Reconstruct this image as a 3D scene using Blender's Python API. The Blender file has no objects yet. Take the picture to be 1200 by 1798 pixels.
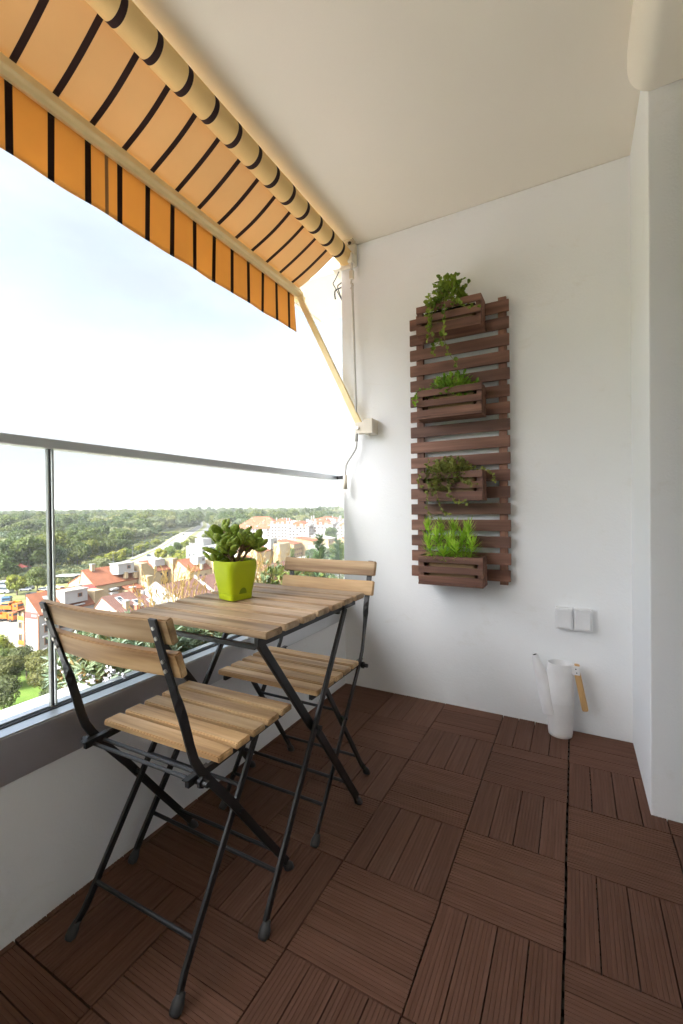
import bpy, bmesh, math, random
from mathutils import Vector, Matrix, noise as mnoise
from math import radians, sin, cos, pi, atan2, sqrt

scene = bpy.context.scene
COL = scene.collection
rnd = random.Random(11)

# ------------------------------------------------------------------ camera
F_PX, YAW, PITCH, ROLL = 762.5, -0.4927, -0.0080, -0.0104
CAM = Vector((0.0283, -2.0577, 1.0752))
fwd = Vector((sin(YAW) * cos(PITCH), cos(YAW) * cos(PITCH), sin(PITCH)))
rgt = Vector((cos(YAW), -sin(YAW), 0.0))
upv = rgt.cross(fwd)
r2 = rgt * cos(ROLL) + upv * sin(ROLL)
u2 = upv * cos(ROLL) - rgt * sin(ROLL)
cd = bpy.data.cameras.new("camera")
cam = bpy.data.objects.new("camera", cd)
COL.objects.link(cam)
cam.matrix_world = Matrix(((r2.x, u2.x, -fwd.x, CAM.x), (r2.y, u2.y, -fwd.y, CAM.y), (r2.z, u2.z, -fwd.z, CAM.z), (0, 0, 0, 1)))
cd.sensor_fit = 'HORIZONTAL'
cd.sensor_width = 36.0
cd.lens = 36.0 * F_PX / 1200.0
cd.clip_start = 0.02
cd.clip_end = 40000
scene.camera = cam

# ------------------------------------------------------------------ light
SUN_DIR = Vector((-0.07, -0.72, 0.68)).normalized()          # towards the sun
SUN_EL = math.asin(SUN_DIR.z)
SUN_AZ = atan2(SUN_DIR.x, SUN_DIR.y)
world = bpy.data.worlds.new("World")
scene.world = world
world.use_nodes = True
nt = world.node_tree
nt.nodes.clear()
wo = nt.nodes.new("ShaderNodeOutputWorld")
bg = nt.nodes.new("ShaderNodeBackground")
sky = nt.nodes.new("ShaderNodeTexSky")
sky.sky_type = 'NISHITA'
sky.sun_disc = False
sky.sun_elevation = SUN_EL
sky.sun_rotation = SUN_AZ
sky.altitude = 120
sky.air_density = 1.0
sky.dust_density = 10.0
sky.ozone_density = 1.0
tc = nt.nodes.new("ShaderNodeTexCoord")
mp = nt.nodes.new("ShaderNodeMapping")
mp.inputs['Scale'].default_value = (1.0, 1.0, 2.6)
mp.inputs['Location'].default_value = (0.35, 0.2, 0.0)
cn = nt.nodes.new("ShaderNodeTexNoise")
cn.inputs['Scale'].default_value = 1.7
cn.inputs['Detail'].default_value = 7
cn.inputs['Roughness'].default_value = 0.55
cr = nt.nodes.new("ShaderNodeMapRange")
cr.inputs['From Min'].default_value = 0.38
cr.inputs['From Max'].default_value = 0.66
cr.inputs['To Min'].default_value = 0.35
cr.inputs['To Max'].default_value = 0.95
cm = nt.nodes.new("ShaderNodeMix")
cm.data_type = 'RGBA'
bw = nt.nodes.new("ShaderNodeRGBToBW")                 # thin white cloud: as bright as the sky it veils, without its colour
bg.inputs['Strength'].default_value = 0.15
L = nt.links.new
L(tc.outputs['Generated'], mp.inputs['Vector'])
L(mp.outputs['Vector'], cn.inputs['Vector'])
L(cn.outputs['Fac'], cr.inputs['Value'])
L(cr.outputs['Result'], cm.inputs['Factor'])
L(sky.outputs['Color'], cm.inputs['A'])
L(sky.outputs['Color'], bw.inputs['Color'])
tint = nt.nodes.new("ShaderNodeMix")
tint.data_type = 'RGBA'
tint.blend_type = 'MULTIPLY'
tint.inputs['Factor'].default_value = 1.0
tint.inputs['B'].default_value = (0.905, 1.0, 1.13, 1)
thk = nt.nodes.new("ShaderNodeTexNoise")               # thicker and thinner veils
thk.inputs['Scale'].default_value = 3.1
thk.inputs['Detail'].default_value = 6
thr = nt.nodes.new("ShaderNodeMapRange")
thr.inputs['From Min'].default_value = 0.35
thr.inputs['From Max'].default_value = 0.65
thr.inputs['To Min'].default_value = 0.82
thr.inputs['To Max'].default_value = 1.06
vml = nt.nodes.new("ShaderNodeMath")
vml.operation = 'MULTIPLY'
L(mp.outputs['Vector'], thk.inputs['Vector'])
L(thk.outputs['Fac'], thr.inputs['Value'])
L(thr.outputs['Result'], vml.inputs[0])
L(bw.outputs['Val'], vml.inputs[1])
L(vml.outputs[0], tint.inputs['A'])
L(tint.outputs['Result'], cm.inputs['B'])
# white summer haze low over the horizon, the same all round
sz = nt.nodes.new("ShaderNodeSeparateXYZ")
hzr = nt.nodes.new("ShaderNodeMapRange")
hzr.interpolation_type = 'SMOOTHSTEP'
hzr.inputs['From Min'].default_value = 0.0
hzr.inputs['From Max'].default_value = 0.26
hzr.inputs['To Min'].default_value = 1.0
hzr.inputs['To Max'].default_value = 0.0
hmix = nt.nodes.new("ShaderNodeMix")
hmix.data_type = 'RGBA'
hmix.blend_type = 'LIGHTEN'
hmix.inputs['B'].default_value = (1.38, 1.40, 1.41, 1)
L(tc.outputs['Generated'], sz.inputs[0])
L(sz.outputs['Z'], hzr.inputs['Value'])
L(hzr.outputs['Result'], hmix.inputs['Factor'])
L(cm.outputs['Result'], hmix.inputs['A'])
L(hmix.outputs['Result'], bg.inputs['Color'])
L(bg.outputs['Background'], wo.inputs['Surface'])

sd = bpy.data.lights.new("sun", 'SUN')
sd.energy = 2.0
sd.angle = radians(0.6)
sd.color = (1.0, 0.97, 0.93)
sun = bpy.data.objects.new("sun", sd)
COL.objects.link(sun)
sun.rotation_euler = (-SUN_DIR).to_track_quat('-Z', 'Y').to_euler()
sun.location = (0, -30, 40)

vs = scene.view_settings
vs.view_transform = 'Standard'
vs.look = 'None'
vs.exposure = 2.2
vs.gamma = 1.0
vs.use_curve_mapping = False
cy = scene.cycles
cy.use_denoising = True
try:
    cy.denoiser = 'OPENIMAGEDENOISE'
except Exception:
    pass
cy.max_bounces = 12
cy.diffuse_bounces = 10
cy.glossy_bounces = 4
cy.transmission_bounces = 6
cy.transparent_max_bounces = 24
cy.volume_bounces = 1
cy.sample_clamp_indirect = 6
cy.caustics_reflective = False
cy.caustics_refractive = False


# ------------------------------------------------------------------ mesh helpers
class MB:
    """collects faces; build() links them as one mesh object"""
    def __init__(s):
        s.v, s.f = [], []

    def add(s, vs_, fs_):
        b = len(s.v)
        s.v += [tuple(q) for q in vs_]
        s.f += [tuple(i + b for i in f) for f in fs_]
        return s

    def box(s, x0, x1, y0, y1, z0, z1):
        x0, x1 = min(x0, x1), max(x0, x1)
        y0, y1 = min(y0, y1), max(y0, y1)
        z0, z1 = min(z0, z1), max(z0, z1)
        return s.add([(x0, y0, z0), (x1, y0, z0), (x1, y1, z0), (x0, y1, z0), (x0, y0, z1), (x1, y0, z1), (x1, y1, z1), (x0, y1, z1)],
                     [(0, 3, 2, 1), (4, 5, 6, 7), (0, 1, 5, 4), (1, 2, 6, 5), (2, 3, 7, 6), (3, 0, 4, 7)])

    def obox(s, c, a, b, d):
        c, a, b, d = Vector(c), Vector(a), Vector(b), Vector(d)
        if a.cross(b).dot(d) < 0:
            d = -d
        q = [c + a * i + b * j + d * k for k in (-1, 1) for i, j in ((-1, -1), (1, -1), (1, 1), (-1, 1))]
        return s.add(q, [(0, 3, 2, 1), (4, 5, 6, 7), (0, 1, 5, 4), (1, 2, 6, 5), (2, 3, 7, 6), (3, 0, 4, 7)])

    def beam(s, p, q, w, h, side=(1, 0, 0)):
        """rectangular bar p->q; w along side, h across it"""
        p, q = Vector(p), Vector(q)
        t = (q - p)
        sd_ = Vector(side)
        sd_ = (sd_ - t * (sd_.dot(t) / t.length_squared)).normalized()
        n = t.normalized().cross(sd_)
        return s.obox((p + q) / 2, sd_ * (w / 2), n * (h / 2), t / 2)

    def ribbon(s, pts, wd, w, t):
        """flat bar through pts, width direction wd[i]"""
        pts = [Vector(q) for q in pts]
        vv, n = [], len(pts)
        for i, q in enumerate(pts):
            tan = (pts[min(i + 1, n - 1)] - pts[max(i - 1, 0)]).normalized()
            a = Vector(wd[i])
            a = (a - tan * a.dot(tan)).normalized()
            b = tan.cross(a)
            vv += [q + a * (w / 2) + b * (t / 2), q - a * (w / 2) + b * (t / 2), q - a * (w / 2) - b * (t / 2), q + a * (w / 2) - b * (t / 2)]
        ff = [(3, 2, 1, 0), tuple(4 * (n - 1) + k for k in range(4))]
        for i in range(n - 1):
            for k in range(4):
                a, b = 4 * i + k, 4 * i + (k + 1) % 4
                ff.append((a, b, b + 4, a + 4))
        return s.add(vv, ff)

    def tube(s, pts, r, n=8, r1=None, cap=True):
        pts = [Vector(q) for q in pts]
        m = len(pts)
        ref = None
        vv, ff = [], []
        for i, q in enumerate(pts):
            tan = (pts[min(i + 1, m - 1)] - pts[max(i - 1, 0)])
            tan = tan.normalized() if tan.length > 1e-9 else Vector((0, 0, 1))
            if ref is None:
                ref = Vector((0, 0, 1)) if abs(tan.z) < 0.9 else Vector((1, 0, 0))
            a = (ref - tan * ref.dot(tan)).normalized()
            ref = a
            b = tan.cross(a)
            rr = r if r1 is None else r + (r1 - r) * i / max(1, m - 1)
            if isinstance(r, (list, tuple)):
                rr = r[i]
            for k in range(n):
                th = 2 * pi * k / n
                vv.append(q + (a * cos(th) + b * sin(th)) * rr)
        for i in range(m - 1):
            for k in range(n):
                a, b = i * n + k, i * n + (k + 1) % n
                ff.append((a, b, b + n, a + n))
        if cap:
            ff.append(tuple(reversed(range(n))))
            ff.append(tuple((m - 1) * n + k for k in range(n)))
        return s.add(vv, ff)

    def lathe(s, prof, c, n=32, sx=1.0, sy=1.0, cap0=True, cap1=True):
        vv, ff = [], []
        for r, z in prof:
            for k in range(n):
                th = 2 * pi * k / n
                vv.append((c[0] + r * cos(th) * sx, c[1] + r * sin(th) * sy, c[2] + z))
        for i in range(len(prof) - 1):
            for k in range(n):
                a, b = i * n + k, i * n + (k + 1) % n
                ff.append((a, b, b + n, a + n))
        if cap0:
            ff.append(tuple(reversed(range(n))))
        if cap1:
            ff.append(tuple((len(prof) - 1) * n + k for k in range(n)))
        return s.add(vv, ff)

    def prism(s, poly, lo, hi, axis='y'):
        """poly in the two other axes (counted x,z for y; x,y for z; y,z for x)"""
        n = len(poly)
        def P(a, b, c):
            return {'y': (a, c, b), 'z': (a, b, c), 'x': (c, a, b)}[axis]
        vv = [P(a, b, lo) for a, b in poly] + [P(a, b, hi) for a, b in poly]
        ff = [tuple(range(n)), tuple(reversed(range(n, 2 * n)))]
        ff += [(i + n, (i + 1) % n + n, (i + 1) % n, i) for i in range(n)]
        return s.add(vv, ff)

    def quad(s, a, b, c, d):
        return s.add([a, b, c, d], [(0, 1, 2, 3)])

    def mesh(s, name):
        me = bpy.data.meshes.new(name)
        me.from_pydata(s.v, [], s.f)
        me.update()
        return me

    def build(s, name, mat, parent=None, loc=None, bevel=0.0, smooth=False, fix=True):
        me = s.mesh(name)
        if fix:
            bm = bmesh.new()
            bm.from_mesh(me)
            bmesh.ops.recalc_face_normals(bm, faces=bm.faces)
            bm.to_mesh(me)
            bm.free()
        me.materials.append(mat)
        return link(name, me, parent, loc, bevel, smooth)


def link(name, me, parent=None, loc=None, bevel=0.0, smooth=False, rot=None):
    o = bpy.data.objects.new(name, me)
    COL.objects.link(o)
    if parent is not None:
        o.parent = parent
    if loc is not None:
        o.location = loc
    if rot is not None:
        o.rotation_euler = rot
    if smooth and me is not None:
        for p_ in me.polygons:
            p_.use_smooth = True
    if bevel:
        m = o.modifiers.new("bevel", 'BEVEL')
        m.width = bevel
        m.segments = 2
        m.limit_method = 'ANGLE'
        m.angle_limit = radians(40)
    return o


def smooth_by_angle(o, ang=35):
    me = o.data
    for p_ in me.polygons:
        p_.use_smooth = True
    try:
        me.set_sharp_from_angle(angle=radians(ang))
    except Exception:
        pass
    return o


def thing(name, label, cat, loc=(0, 0, 0), rz=0.0, group=None):
    o = bpy.data.objects.new(name, None)
    o.empty_display_size = 0.1
    COL.objects.link(o)
    o.location = loc
    o.rotation_euler = (0, 0, rz)
    return tag(o, label, cat, group)


def tag(o, label=None, cat=None, group=None, kind=None):
    if label:
        o["label"] = label
    if cat:
        o["category"] = cat
    if group:
        o["group"] = group
    if kind:
        o["kind"] = kind
    return o


def copy_tree(o, parent=None):
    c = o.copy()
    COL.objects.link(c)
    if parent is not None:
        c.parent = parent
    for ch in [q for q in o.children]:
        copy_tree(ch, c)
    return c


# ------------------------------------------------------------------ materials
def new_mat(name):
    m = bpy.data.materials.new(name)
    m.use_nodes = True
    n = m.node_tree.nodes
    b = n["Principled BSDF"]
    return m, m.node_tree, n, b, m.node_tree.links.new


def rgba(c):
    return (c[0], c[1], c[2], 1.0)


def coords(t, scale=(1, 1, 1), per_object=False, space='Object'):
    n = t.nodes
    tc_ = n.new("ShaderNodeTexCoord")
    mp_ = n.new("ShaderNodeMapping")
    mp_.inputs['Scale'].default_value = scale
    src = tc_.outputs[space]
    if per_object:
        oi = n.new("ShaderNodeObjectInfo")
        ml = n.new("ShaderNodeVectorMath")
        ml.operation = 'MULTIPLY_ADD'
        cx = n.new("ShaderNodeCombineXYZ")
        t.links.new(oi.outputs['Random'], cx.inputs[0])
        t.links.new(oi.outputs['Random'], cx.inputs[1])
        t.links.new(oi.outputs['Random'], cx.inputs[2])
        t.links.new(cx.outputs[0], ml.inputs[0])
        ml.inputs[1].default_value = (13.7, 7.3, 5.1)
        t.links.new(src, ml.inputs[2])
        src = ml.outputs[0]
    t.links.new(src, mp_.inputs['Vector'])
    return mp_.outputs['Vector']


def ramp(t, fac, stops):
    r = t.nodes.new("ShaderNodeValToRGB")
    e = r.color_ramp.elements
    while len(e) < len(stops):
        e.new(0.5)
    for i, (p_, c) in enumerate(stops):
        e[i].position = p_
        e[i].color = rgba(c)
    t.links.new(fac, r.inputs['Fac'])
    return r.outputs['Color']


def noise(t, vec, scale, detail=4, rough=0.55, dist=0.0):
    n = t.nodes.new("ShaderNodeTexNoise")
    n.inputs['Scale'].default_value = scale
    n.inputs['Detail'].default_value = detail
    n.inputs['Roughness'].default_value = rough
    n.inputs['Distortion'].default_value = dist
    if vec is not None:
        t.links.new(vec, n.inputs['Vector'])
    return n.outputs['Fac']


def bump(t, h, strength, dist=0.01):
    b = t.nodes.new("ShaderNodeBump")
    b.inputs['Strength'].default_value = strength
    b.inputs['Distance'].default_value = dist
    t.links.new(h, b.inputs['Height'])
    return b.outputs['Normal']


def mixc(t, fac, a, b, mode='MIX'):
    m = t.nodes.new("ShaderNodeMix")
    m.data_type = 'RGBA'
    m.blend_type = mode
    for key, v in (('Factor', fac), ('A', a), ('B', b)):
        if isinstance(v, (int, float)):
            m.inputs[key].default_value = v
        elif isinstance(v, (tuple, list)):
            m.inputs[key].default_value = rgba(v)
        else:
            t.links.new(v, m.inputs[key])
    return m.outputs['Result']


def speckled(name, c1, c2, scale=6, rough=0.8, bs=0.2, bscale=60, bdist=0.004, metallic=0.0, per_object=False, space='Object', spec=0.5):
    m, t, n, b, l = new_mat(name)
    v = coords(t, per_object=per_object, space=space)
    c = ramp(t, noise(t, v, scale, 5), [(0.3, c1), (0.7, c2)])
    l(c, b.inputs['Base Color'])
    b.inputs['Roughness'].default_value = rough
    b.inputs['Metallic'].default_value = metallic
    b.inputs['Specular IOR Level'].default_value = spec
    if bs:
        l(bump(t, noise(t, v, bscale, 4), bs, bdist), b.inputs['Normal'])
    return m


def wood(name, dark, mid, light, axis=0, rough=0.55, fine=1.0):
    m, t, n, b, l = new_mat(name)
    sc = [26 * fine] * 3
    sc[axis] = 1.6 * fine
    v = coords(t, tuple(sc), per_object=True)
    g = noise(t, v, 1.0, 3.5, 0.55, 0.25)
    sc2 = [7.0] * 3
    sc2[axis] = 1.3
    v2 = coords(t, tuple(sc2), per_object=True)
    big = noise(t, v2, 1.0, 3, 0.5, 0.8)
    c = ramp(t, g, [(0.34, dark), (0.5, mid), (0.66, light)])
    oi = n.new("ShaderNodeObjectInfo")
    tone = ramp(t, oi.outputs['Random'], [(0.0, (0.72, 0.71, 0.71)), (1.0, (1.15, 1.12, 1.08))])
    c = mixc(t, 1.0, c, tone, 'MULTIPLY')
    c = mixc(t, 1.0, c, ramp(t, big, [(0.25, (0.74, 0.70, 0.66)), (0.5, (1, 1, 1)), (0.75, (1.12, 1.1, 1.06))]), 'MULTIPLY')
    # knots
    vo = n.new("ShaderNodeTexVoronoi")
    sc3 = [9.0] * 3
    sc3[axis] = 3.4
    l(coords(t, tuple(sc3), per_object=True), vo.inputs['Vector'])
    vo.inputs['Scale'].default_value = 0.9
    k = ramp(t, vo.outputs['Distance'], [(0.03, (0.45, 0.38, 0.33)), (0.16, (1, 1, 1))])
    c = mixc(t, 0.75, c, k, 'MULTIPLY')
    l(c, b.inputs['Base Color'])
    b.inputs['Roughness'].default_value = rough
    l(bump(t, g, 0.12, 0.0015), b.inputs['Normal'])
    return m


def plain(name, c, rough=0.5, metallic=0.0, spec=0.5):
    m, t, n, b, l = new_mat(name)
    v = coords(t)
    cc = ramp(t, noise(t, v, 9, 4), [(0.3, tuple(x * 0.92 for x in c)), (0.7, tuple(min(1, x * 1.06) for x in c))])
    l(cc, b.inputs['Base Color'])
    rr = n.new("ShaderNodeMapRange")
    rr.inputs['To Min'].default_value = max(0.02, rough - 0.06)
    rr.inputs['To Max'].default_value = min(1, rough + 0.08)
    l(noise(t, v, 14, 4), rr.inputs['Value'])
    l(rr.outputs['Result'], b.inputs['Roughness'])
    b.inputs['Metallic'].default_value = metallic
    b.inputs['Specular IOR Level'].default_value = spec
    return m


def leafy(name, c1, c2, rough=0.5, transl=0.35, per_object=True, vscale=0.9, hue=0.0):
    """leaves: two tones by clump, light through the blade"""
    m, t, n, b, l = new_mat(name)
    v = coords(t, per_object=per_object)
    c = ramp(t, noise(t, v, vscale, 3, 0.6), [(0.32, c1), (0.68, c2)])
    if hue:
        oi = n.new("ShaderNodeObjectInfo")
        tone = ramp(t, oi.outputs['Random'], [(0.0, (1 - hue, 1 - hue * 0.6, 1 - hue * 0.3)), (0.5, (1, 1, 1)), (0.8, (1 + hue, 1 + hue * 0.5, 1 - hue * 0.5)), (1.0, (1 + 0.6 * hue, 1 + 0.6 * hue, 1 + hue))])
        c = mixc(t, 1.0, c, tone, 'MULTIPLY')
    l(c, b.inputs['Base Color'])
    b.inputs['Roughness'].default_value = rough
    b.inputs['Specular IOR Level'].default_value = 0.3
    tr = n.new("ShaderNodeBsdfTranslucent")
    l(mixc(t, 1.0, c, (1.25, 1.2, 0.6), 'MULTIPLY'), tr.inputs['Color'])
    mx = n.new("ShaderNodeMixShader")
    mx.inputs['Fac'].default_value = transl
    l(b.outputs['BSDF'], mx.inputs[1])
    l(tr.outputs['BSDF'], mx.inputs[2])
    l(mx.outputs[0], n["Material Output"].inputs['Surface'])
    return m


def glass_mat(name, tint=(0.968, 0.982, 0.977), refl=1.0):
    m, t, n, b, l = new_mat(name)
    n.remove(b)
    tr = n.new("ShaderNodeBsdfTransparent")
    tr.inputs['Color'].default_value = rgba(tint)
    gl = n.new("ShaderNodeBsdfGlossy")
    gl.inputs['Roughness'].default_value = 0.01
    gl.inputs['Color'].default_value = (0.95, 0.97, 1, 1)
    fr = n.new("ShaderNodeFresnel")
    fr.inputs['IOR'].default_value = 1.12
    mx = n.new("ShaderNodeMixShader")
    l(fr.outputs['Fac'], mx.inputs['Fac'])
    l(tr.outputs[0], mx.inputs[1])
    l(gl.outputs[0], mx.inputs[2])
    l(mx.outputs[0], n["Material Output"].inputs['Surface'])
    return m


def fabric(name, base, stripe, period, phase, width, trans, odd=None):
    """striped canvas: stripes across local Y, lets light through"""
    m, t, n, b, l = new_mat(name)
    tc_ = n.new("ShaderNodeTexCoord")
    sp = n.new("ShaderNodeSeparateXYZ")
    l(tc_.outputs['Object'], sp.inputs[0])
    def mth(op, a, c):
        q = n.new("ShaderNodeMath")
        q.operation = op
        for i, x in enumerate((a, c)):
            if isinstance(x, (int, float)):
                q.inputs[i].default_value = x
            else:
                l(x, q.inputs[i])
        return q.outputs[0]
    y = mth('ADD', sp.outputs['Y'], 40 * period - phase + width / 2)
    fr = mth('MODULO', y, period)
    s = mth('LESS_THAN', fr, width)
    v = coords(t, (90, 8, 90))
    thread = noise(t, v, 3, 3)
    bc = mixc(t, 1.0, base, ramp(t, noise(t, coords(t), 2.5, 4), [(0.3, (0.93, 0.92, 0.9)), (0.7, (1.05, 1.05, 1.04))]), 'MULTIPLY')
    col = mixc(t, s, bc, stripe)
    if odd:
        d = mth('ABSOLUTE', mth('SUBTRACT', sp.outputs['Y'], odd), 0)
        col = mixc(t, mth('LESS_THAN', d, 0.007), col, (0.30, 0.20, 0.11))
    l(col, b.inputs['Base Color'])
    b.inputs['Roughness'].default_value = 0.85
    b.inputs['Specular IOR Level'].default_value = 0.2
    l(bump(t, thread, 0.15, 0.001), b.inputs['Normal'])
    tr = n.new("ShaderNodeBsdfTranslucent")
    l(col, tr.inputs['Color'])
    mx = n.new("ShaderNodeMixShader")
    mx.inputs['Fac'].default_value = trans
    l(b.outputs['BSDF'], mx.inputs[1])
    l(tr.outputs['BSDF'], mx.inputs[2])
    l(mx.outputs[0], n["Material Output"].inputs['Surface'])
    return m


def roof_mat(name, c1, c2, step=0.35):
    m, t, n, b, l = new_mat(name)
    v = coords(t)
    c = ramp(t, noise(t, v, 0.7, 6, 0.65), [(0.28, c1), (0.72, c2)])
    c = mixc(t, 0.5, c, ramp(t, noise(t, v, 5, 3), [(0.3, (0.8, 0.8, 0.8)), (0.7, (1.12, 1.1, 1.08))]), 'MULTIPLY')
    l(c, b.inputs['Base Color'])
    b.inputs['Roughness'].default_value = 0.85
    w = n.new("ShaderNodeTexWave")
    w.bands_direction = 'Y'
    w.inputs['Scale'].default_value = 1.0 / step / 2
    w.inputs['Distortion'].default_value = 0.2
    l(v, w.inputs['Vector'])
    l(bump(t, w.outputs['Fac'], 0.5, 0.06), b.inputs['Normal'])
    return m


M = {}
def plaster_mat():
    m, t, n, b, l = new_mat('white_plaster')
    v = coords(t)
    c = ramp(t, noise(t, v, 1.4, 6, 0.6), [(0.3, (0.850, 0.868, 0.880)), (0.7, (0.880, 0.898, 0.910))])
    sm = ramp(t, noise(t, coords(t, (1, 1, 1.6)), 5.5, 6, 0.72, 0.6), [(0.60, (1, 1, 1)), (0.80, (0.93, 0.915, 0.885))])
    c = mixc(t, 1.0, c, sm, 'MULTIPLY')
    l(c, b.inputs['Base Color'])
    b.inputs['Roughness'].default_value = 0.9
    b.inputs['Specular IOR Level'].default_value = 0.25
    nb = n.new('ShaderNodeBump')
    nb.inputs['Strength'].default_value = 0.35
    nb.inputs['Distance'].default_value = 0.003
    l(noise(t, v, 120, 4), nb.inputs['Height'])
    nb2 = n.new('ShaderNodeBump')
    nb2.inputs['Strength'].default_value = 0.25
    nb2.inputs['Distance'].default_value = 0.02
    l(noise(t, v, 3.5, 3), nb2.inputs['Height'])
    l(nb.outputs['Normal'], nb2.inputs['Normal'])
    l(nb2.outputs['Normal'], b.inputs['Normal'])
    return m
M['plaster'] = plaster_mat()
M['ceiling'] = speckled('ceiling_warm_tint', (0.85, 0.80, 0.70), (0.88, 0.83, 0.735), 1.1, 0.95, 0.1, 140, 0.002)  # cream puts the awning's warm light into the ceiling colour
M['subfloor'] = speckled('dark_subfloor', (0.02, 0.018, 0.017), (0.035, 0.03, 0.028), 8, 0.9)
M['plastic_base'] = speckled('black_plastic_grid', (0.012, 0.012, 0.012), (0.03, 0.03, 0.03), 20, 0.7)
M['chair_wood'] = wood('acacia_wood', (0.32, 0.185, 0.08), (0.53, 0.345, 0.17), (0.69, 0.49, 0.275))
M['table_wood'] = wood('weathered_acacia', (0.29, 0.185, 0.10), (0.51, 0.355, 0.21), (0.68, 0.51, 0.335))
M['dark_wood'] = wood('brown_stained_wood', (0.105, 0.045, 0.030), (0.175, 0.083, 0.055), (0.26, 0.135, 0.095), rough=0.6)
M['dark_wood_v'] = wood('brown_stained_upright', (0.105, 0.045, 0.030), (0.175, 0.083, 0.055), (0.26, 0.135, 0.095), axis=2, rough=0.6)
M['oak'] = wood('pale_oak', (0.50, 0.30, 0.12), (0.62, 0.40, 0.18), (0.70, 0.48, 0.25), axis=2)
M['black_metal'] = speckled('black_powder_coat', (0.012, 0.012, 0.013), (0.02, 0.02, 0.022), 40, 0.42, 0.25, 400, 0.0008)
M['rubber'] = speckled('dark_grey_foot_plastic', (0.028, 0.028, 0.03), (0.05, 0.05, 0.052), 30, 0.6)
M['rivet'] = plain('zinc_rivet', (0.62, 0.60, 0.55), 0.35, 0.9)
M['white_metal'] = plain('white_enamel', (0.80, 0.80, 0.80), 0.45)
M['can_lower'] = plain('enamel_with_reflection', (0.77, 0.765, 0.76), 0.5)  # white enamel low on the can, a darker reflection put into its colour
M['dark_hole'] = plain('dark_inside', (0.02, 0.02, 0.02), 0.8)
M['switch'] = plain('white_plastic', (0.80, 0.81, 0.82), 0.35)
M['cream_metal'] = plain('cream_powder_coat', (0.84, 0.68, 0.36), 0.45)
M['cream_light'] = plain('pale_cream_plastic', (0.76, 0.70, 0.58), 0.5)
M['crank'] = plain('grey_crank_enamel', (0.66, 0.66, 0.64), 0.4)
M['gasket'] = plain('black_gasket', (0.015, 0.016, 0.018), 0.6)
M['glass'] = glass_mat('clear_railing_glass')
M['glass_edge'] = plain('polished_glass_edge', (0.80, 0.85, 0.82), 0.2)
M['ledge'] = speckled('white_painted_ledge', (0.72, 0.73, 0.74), (0.82, 0.82, 0.82), 3, 0.5, 0.05)
M['soil'] = speckled('potting_soil', (0.02, 0.013, 0.009), (0.05, 0.034, 0.022), 40, 0.95, 0.8, 90, 0.01)
M['terracotta_pot'] = speckled('tan_inner_pot', (0.33, 0.21, 0.11), (0.42, 0.28, 0.15), 12, 0.8)
M['lime'] = plain('lime_green_plastic', (0.46, 0.58, 0.004), 0.42)
M['lime_dark'] = plain('lime_green_insert', (0.20, 0.30, 0.004), 0.5)
M['jade'] = leafy('jade_leaf', (0.15, 0.235, 0.03), (0.36, 0.46, 0.075), 0.32, 0.22, True, 9)
M['jade_stem'] = speckled('jade_stem', (0.13, 0.075, 0.04), (0.22, 0.14, 0.08), 40, 0.8)
M['ivy'] = leafy('ivy_leaf', (0.08, 0.16, 0.02), (0.30, 0.40, 0.06), 0.45, 0.25, False, 14)
M['ivy_stem'] = plain('ivy_stem', (0.30, 0.27, 0.08), 0.7)
M['herb'] = leafy('bright_herb_leaf', (0.08, 0.22, 0.015), (0.30, 0.48, 0.06), 0.45, 0.25, False, 16)
M['creeper'] = leafy('olive_creeper_leaf', (0.10, 0.13, 0.03), (0.31, 0.34, 0.09), 0.5, 0.25, False, 18)
M['spiky'] = leafy('needle_leaf', (0.27, 0.50, 0.035), (0.62, 0.82, 0.15), 0.45, 0.3, False, 18)
M['steel'] = None


def steel_mat():
    m, t, n, b, l = new_mat('brushed_steel')
    v = coords(t, (160, 2, 160))
    g = noise(t, v, 1.0, 4, 0.6)
    b.inputs['Metallic'].default_value = 1.0
    l(ramp(t, noise(t, coords(t), 3, 4), [(0.3, (0.60, 0.62, 0.64)), (0.7, (0.68, 0.70, 0.72))]), b.inputs['Base Color'])
    r = n.new("ShaderNodeMapRange")
    r.inputs['To Min'].default_value = 0.36
    r.inputs['To Max'].default_value = 0.52
    l(g, r.inputs['Value'])
    l(r.outputs['Result'], b.inputs['Roughness'])
    l(bump(t, noise(t, coords(t, (3, 1.2, 3)), 1.6, 3), 0.08, 0.02), b.inputs['Normal'])
    return m


M['steel'] = steel_mat()


def deck_mat():
    m, t, n, b, l = new_mat('brown_composite_deck')
    v = coords(t, (4, 90, 90), per_object=True)
    g = noise(t, v, 1.0, 4, 0.6)
    c = ramp(t, g, [(0.3, (0.108, 0.052, 0.034)), (0.7, (0.154, 0.080, 0.055))])
    oi = n.new("ShaderNodeObjectInfo")
    c = mixc(t, 1.0, c, ramp(t, oi.outputs['Random'], [(0, (0.90, 0.88, 0.87)), (1, (1.10, 1.09, 1.09))]), 'MULTIPLY')
    dirt = noise(t, coords(t, (9, 9, 9), per_object=True), 1.0, 5, 0.7)
    c = mixc(t, ramp(t, dirt, [(0.55, (0, 0, 0)), (0.8, (0.22, 0.22, 0.22))]), c, (0.17, 0.12, 0.095))
    l(c, b.inputs['Base Color'])
    b.inputs['Roughness'].default_value = 0.7
    b.inputs['Specular IOR Level'].default_value = 0.2
    l(bump(t, g, 0.2, 0.001), b.inputs['Normal'])
    return m


M['deck'] = deck_mat()
PERIOD = 0.1243
M['awning'] = fabric('striped_awning_canvas', (0.70, 0.50, 0.27), (0.052, 0.030, 0.027), PERIOD, 0.144, 0.0195, 0.32)
M['valance'] = fabric('striped_valance_canvas', (0.74, 0.45, 0.155), (0.045, 0.026, 0.024), PERIOD, 0.144, 0.022, 0.55, odd=-1.029)

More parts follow.
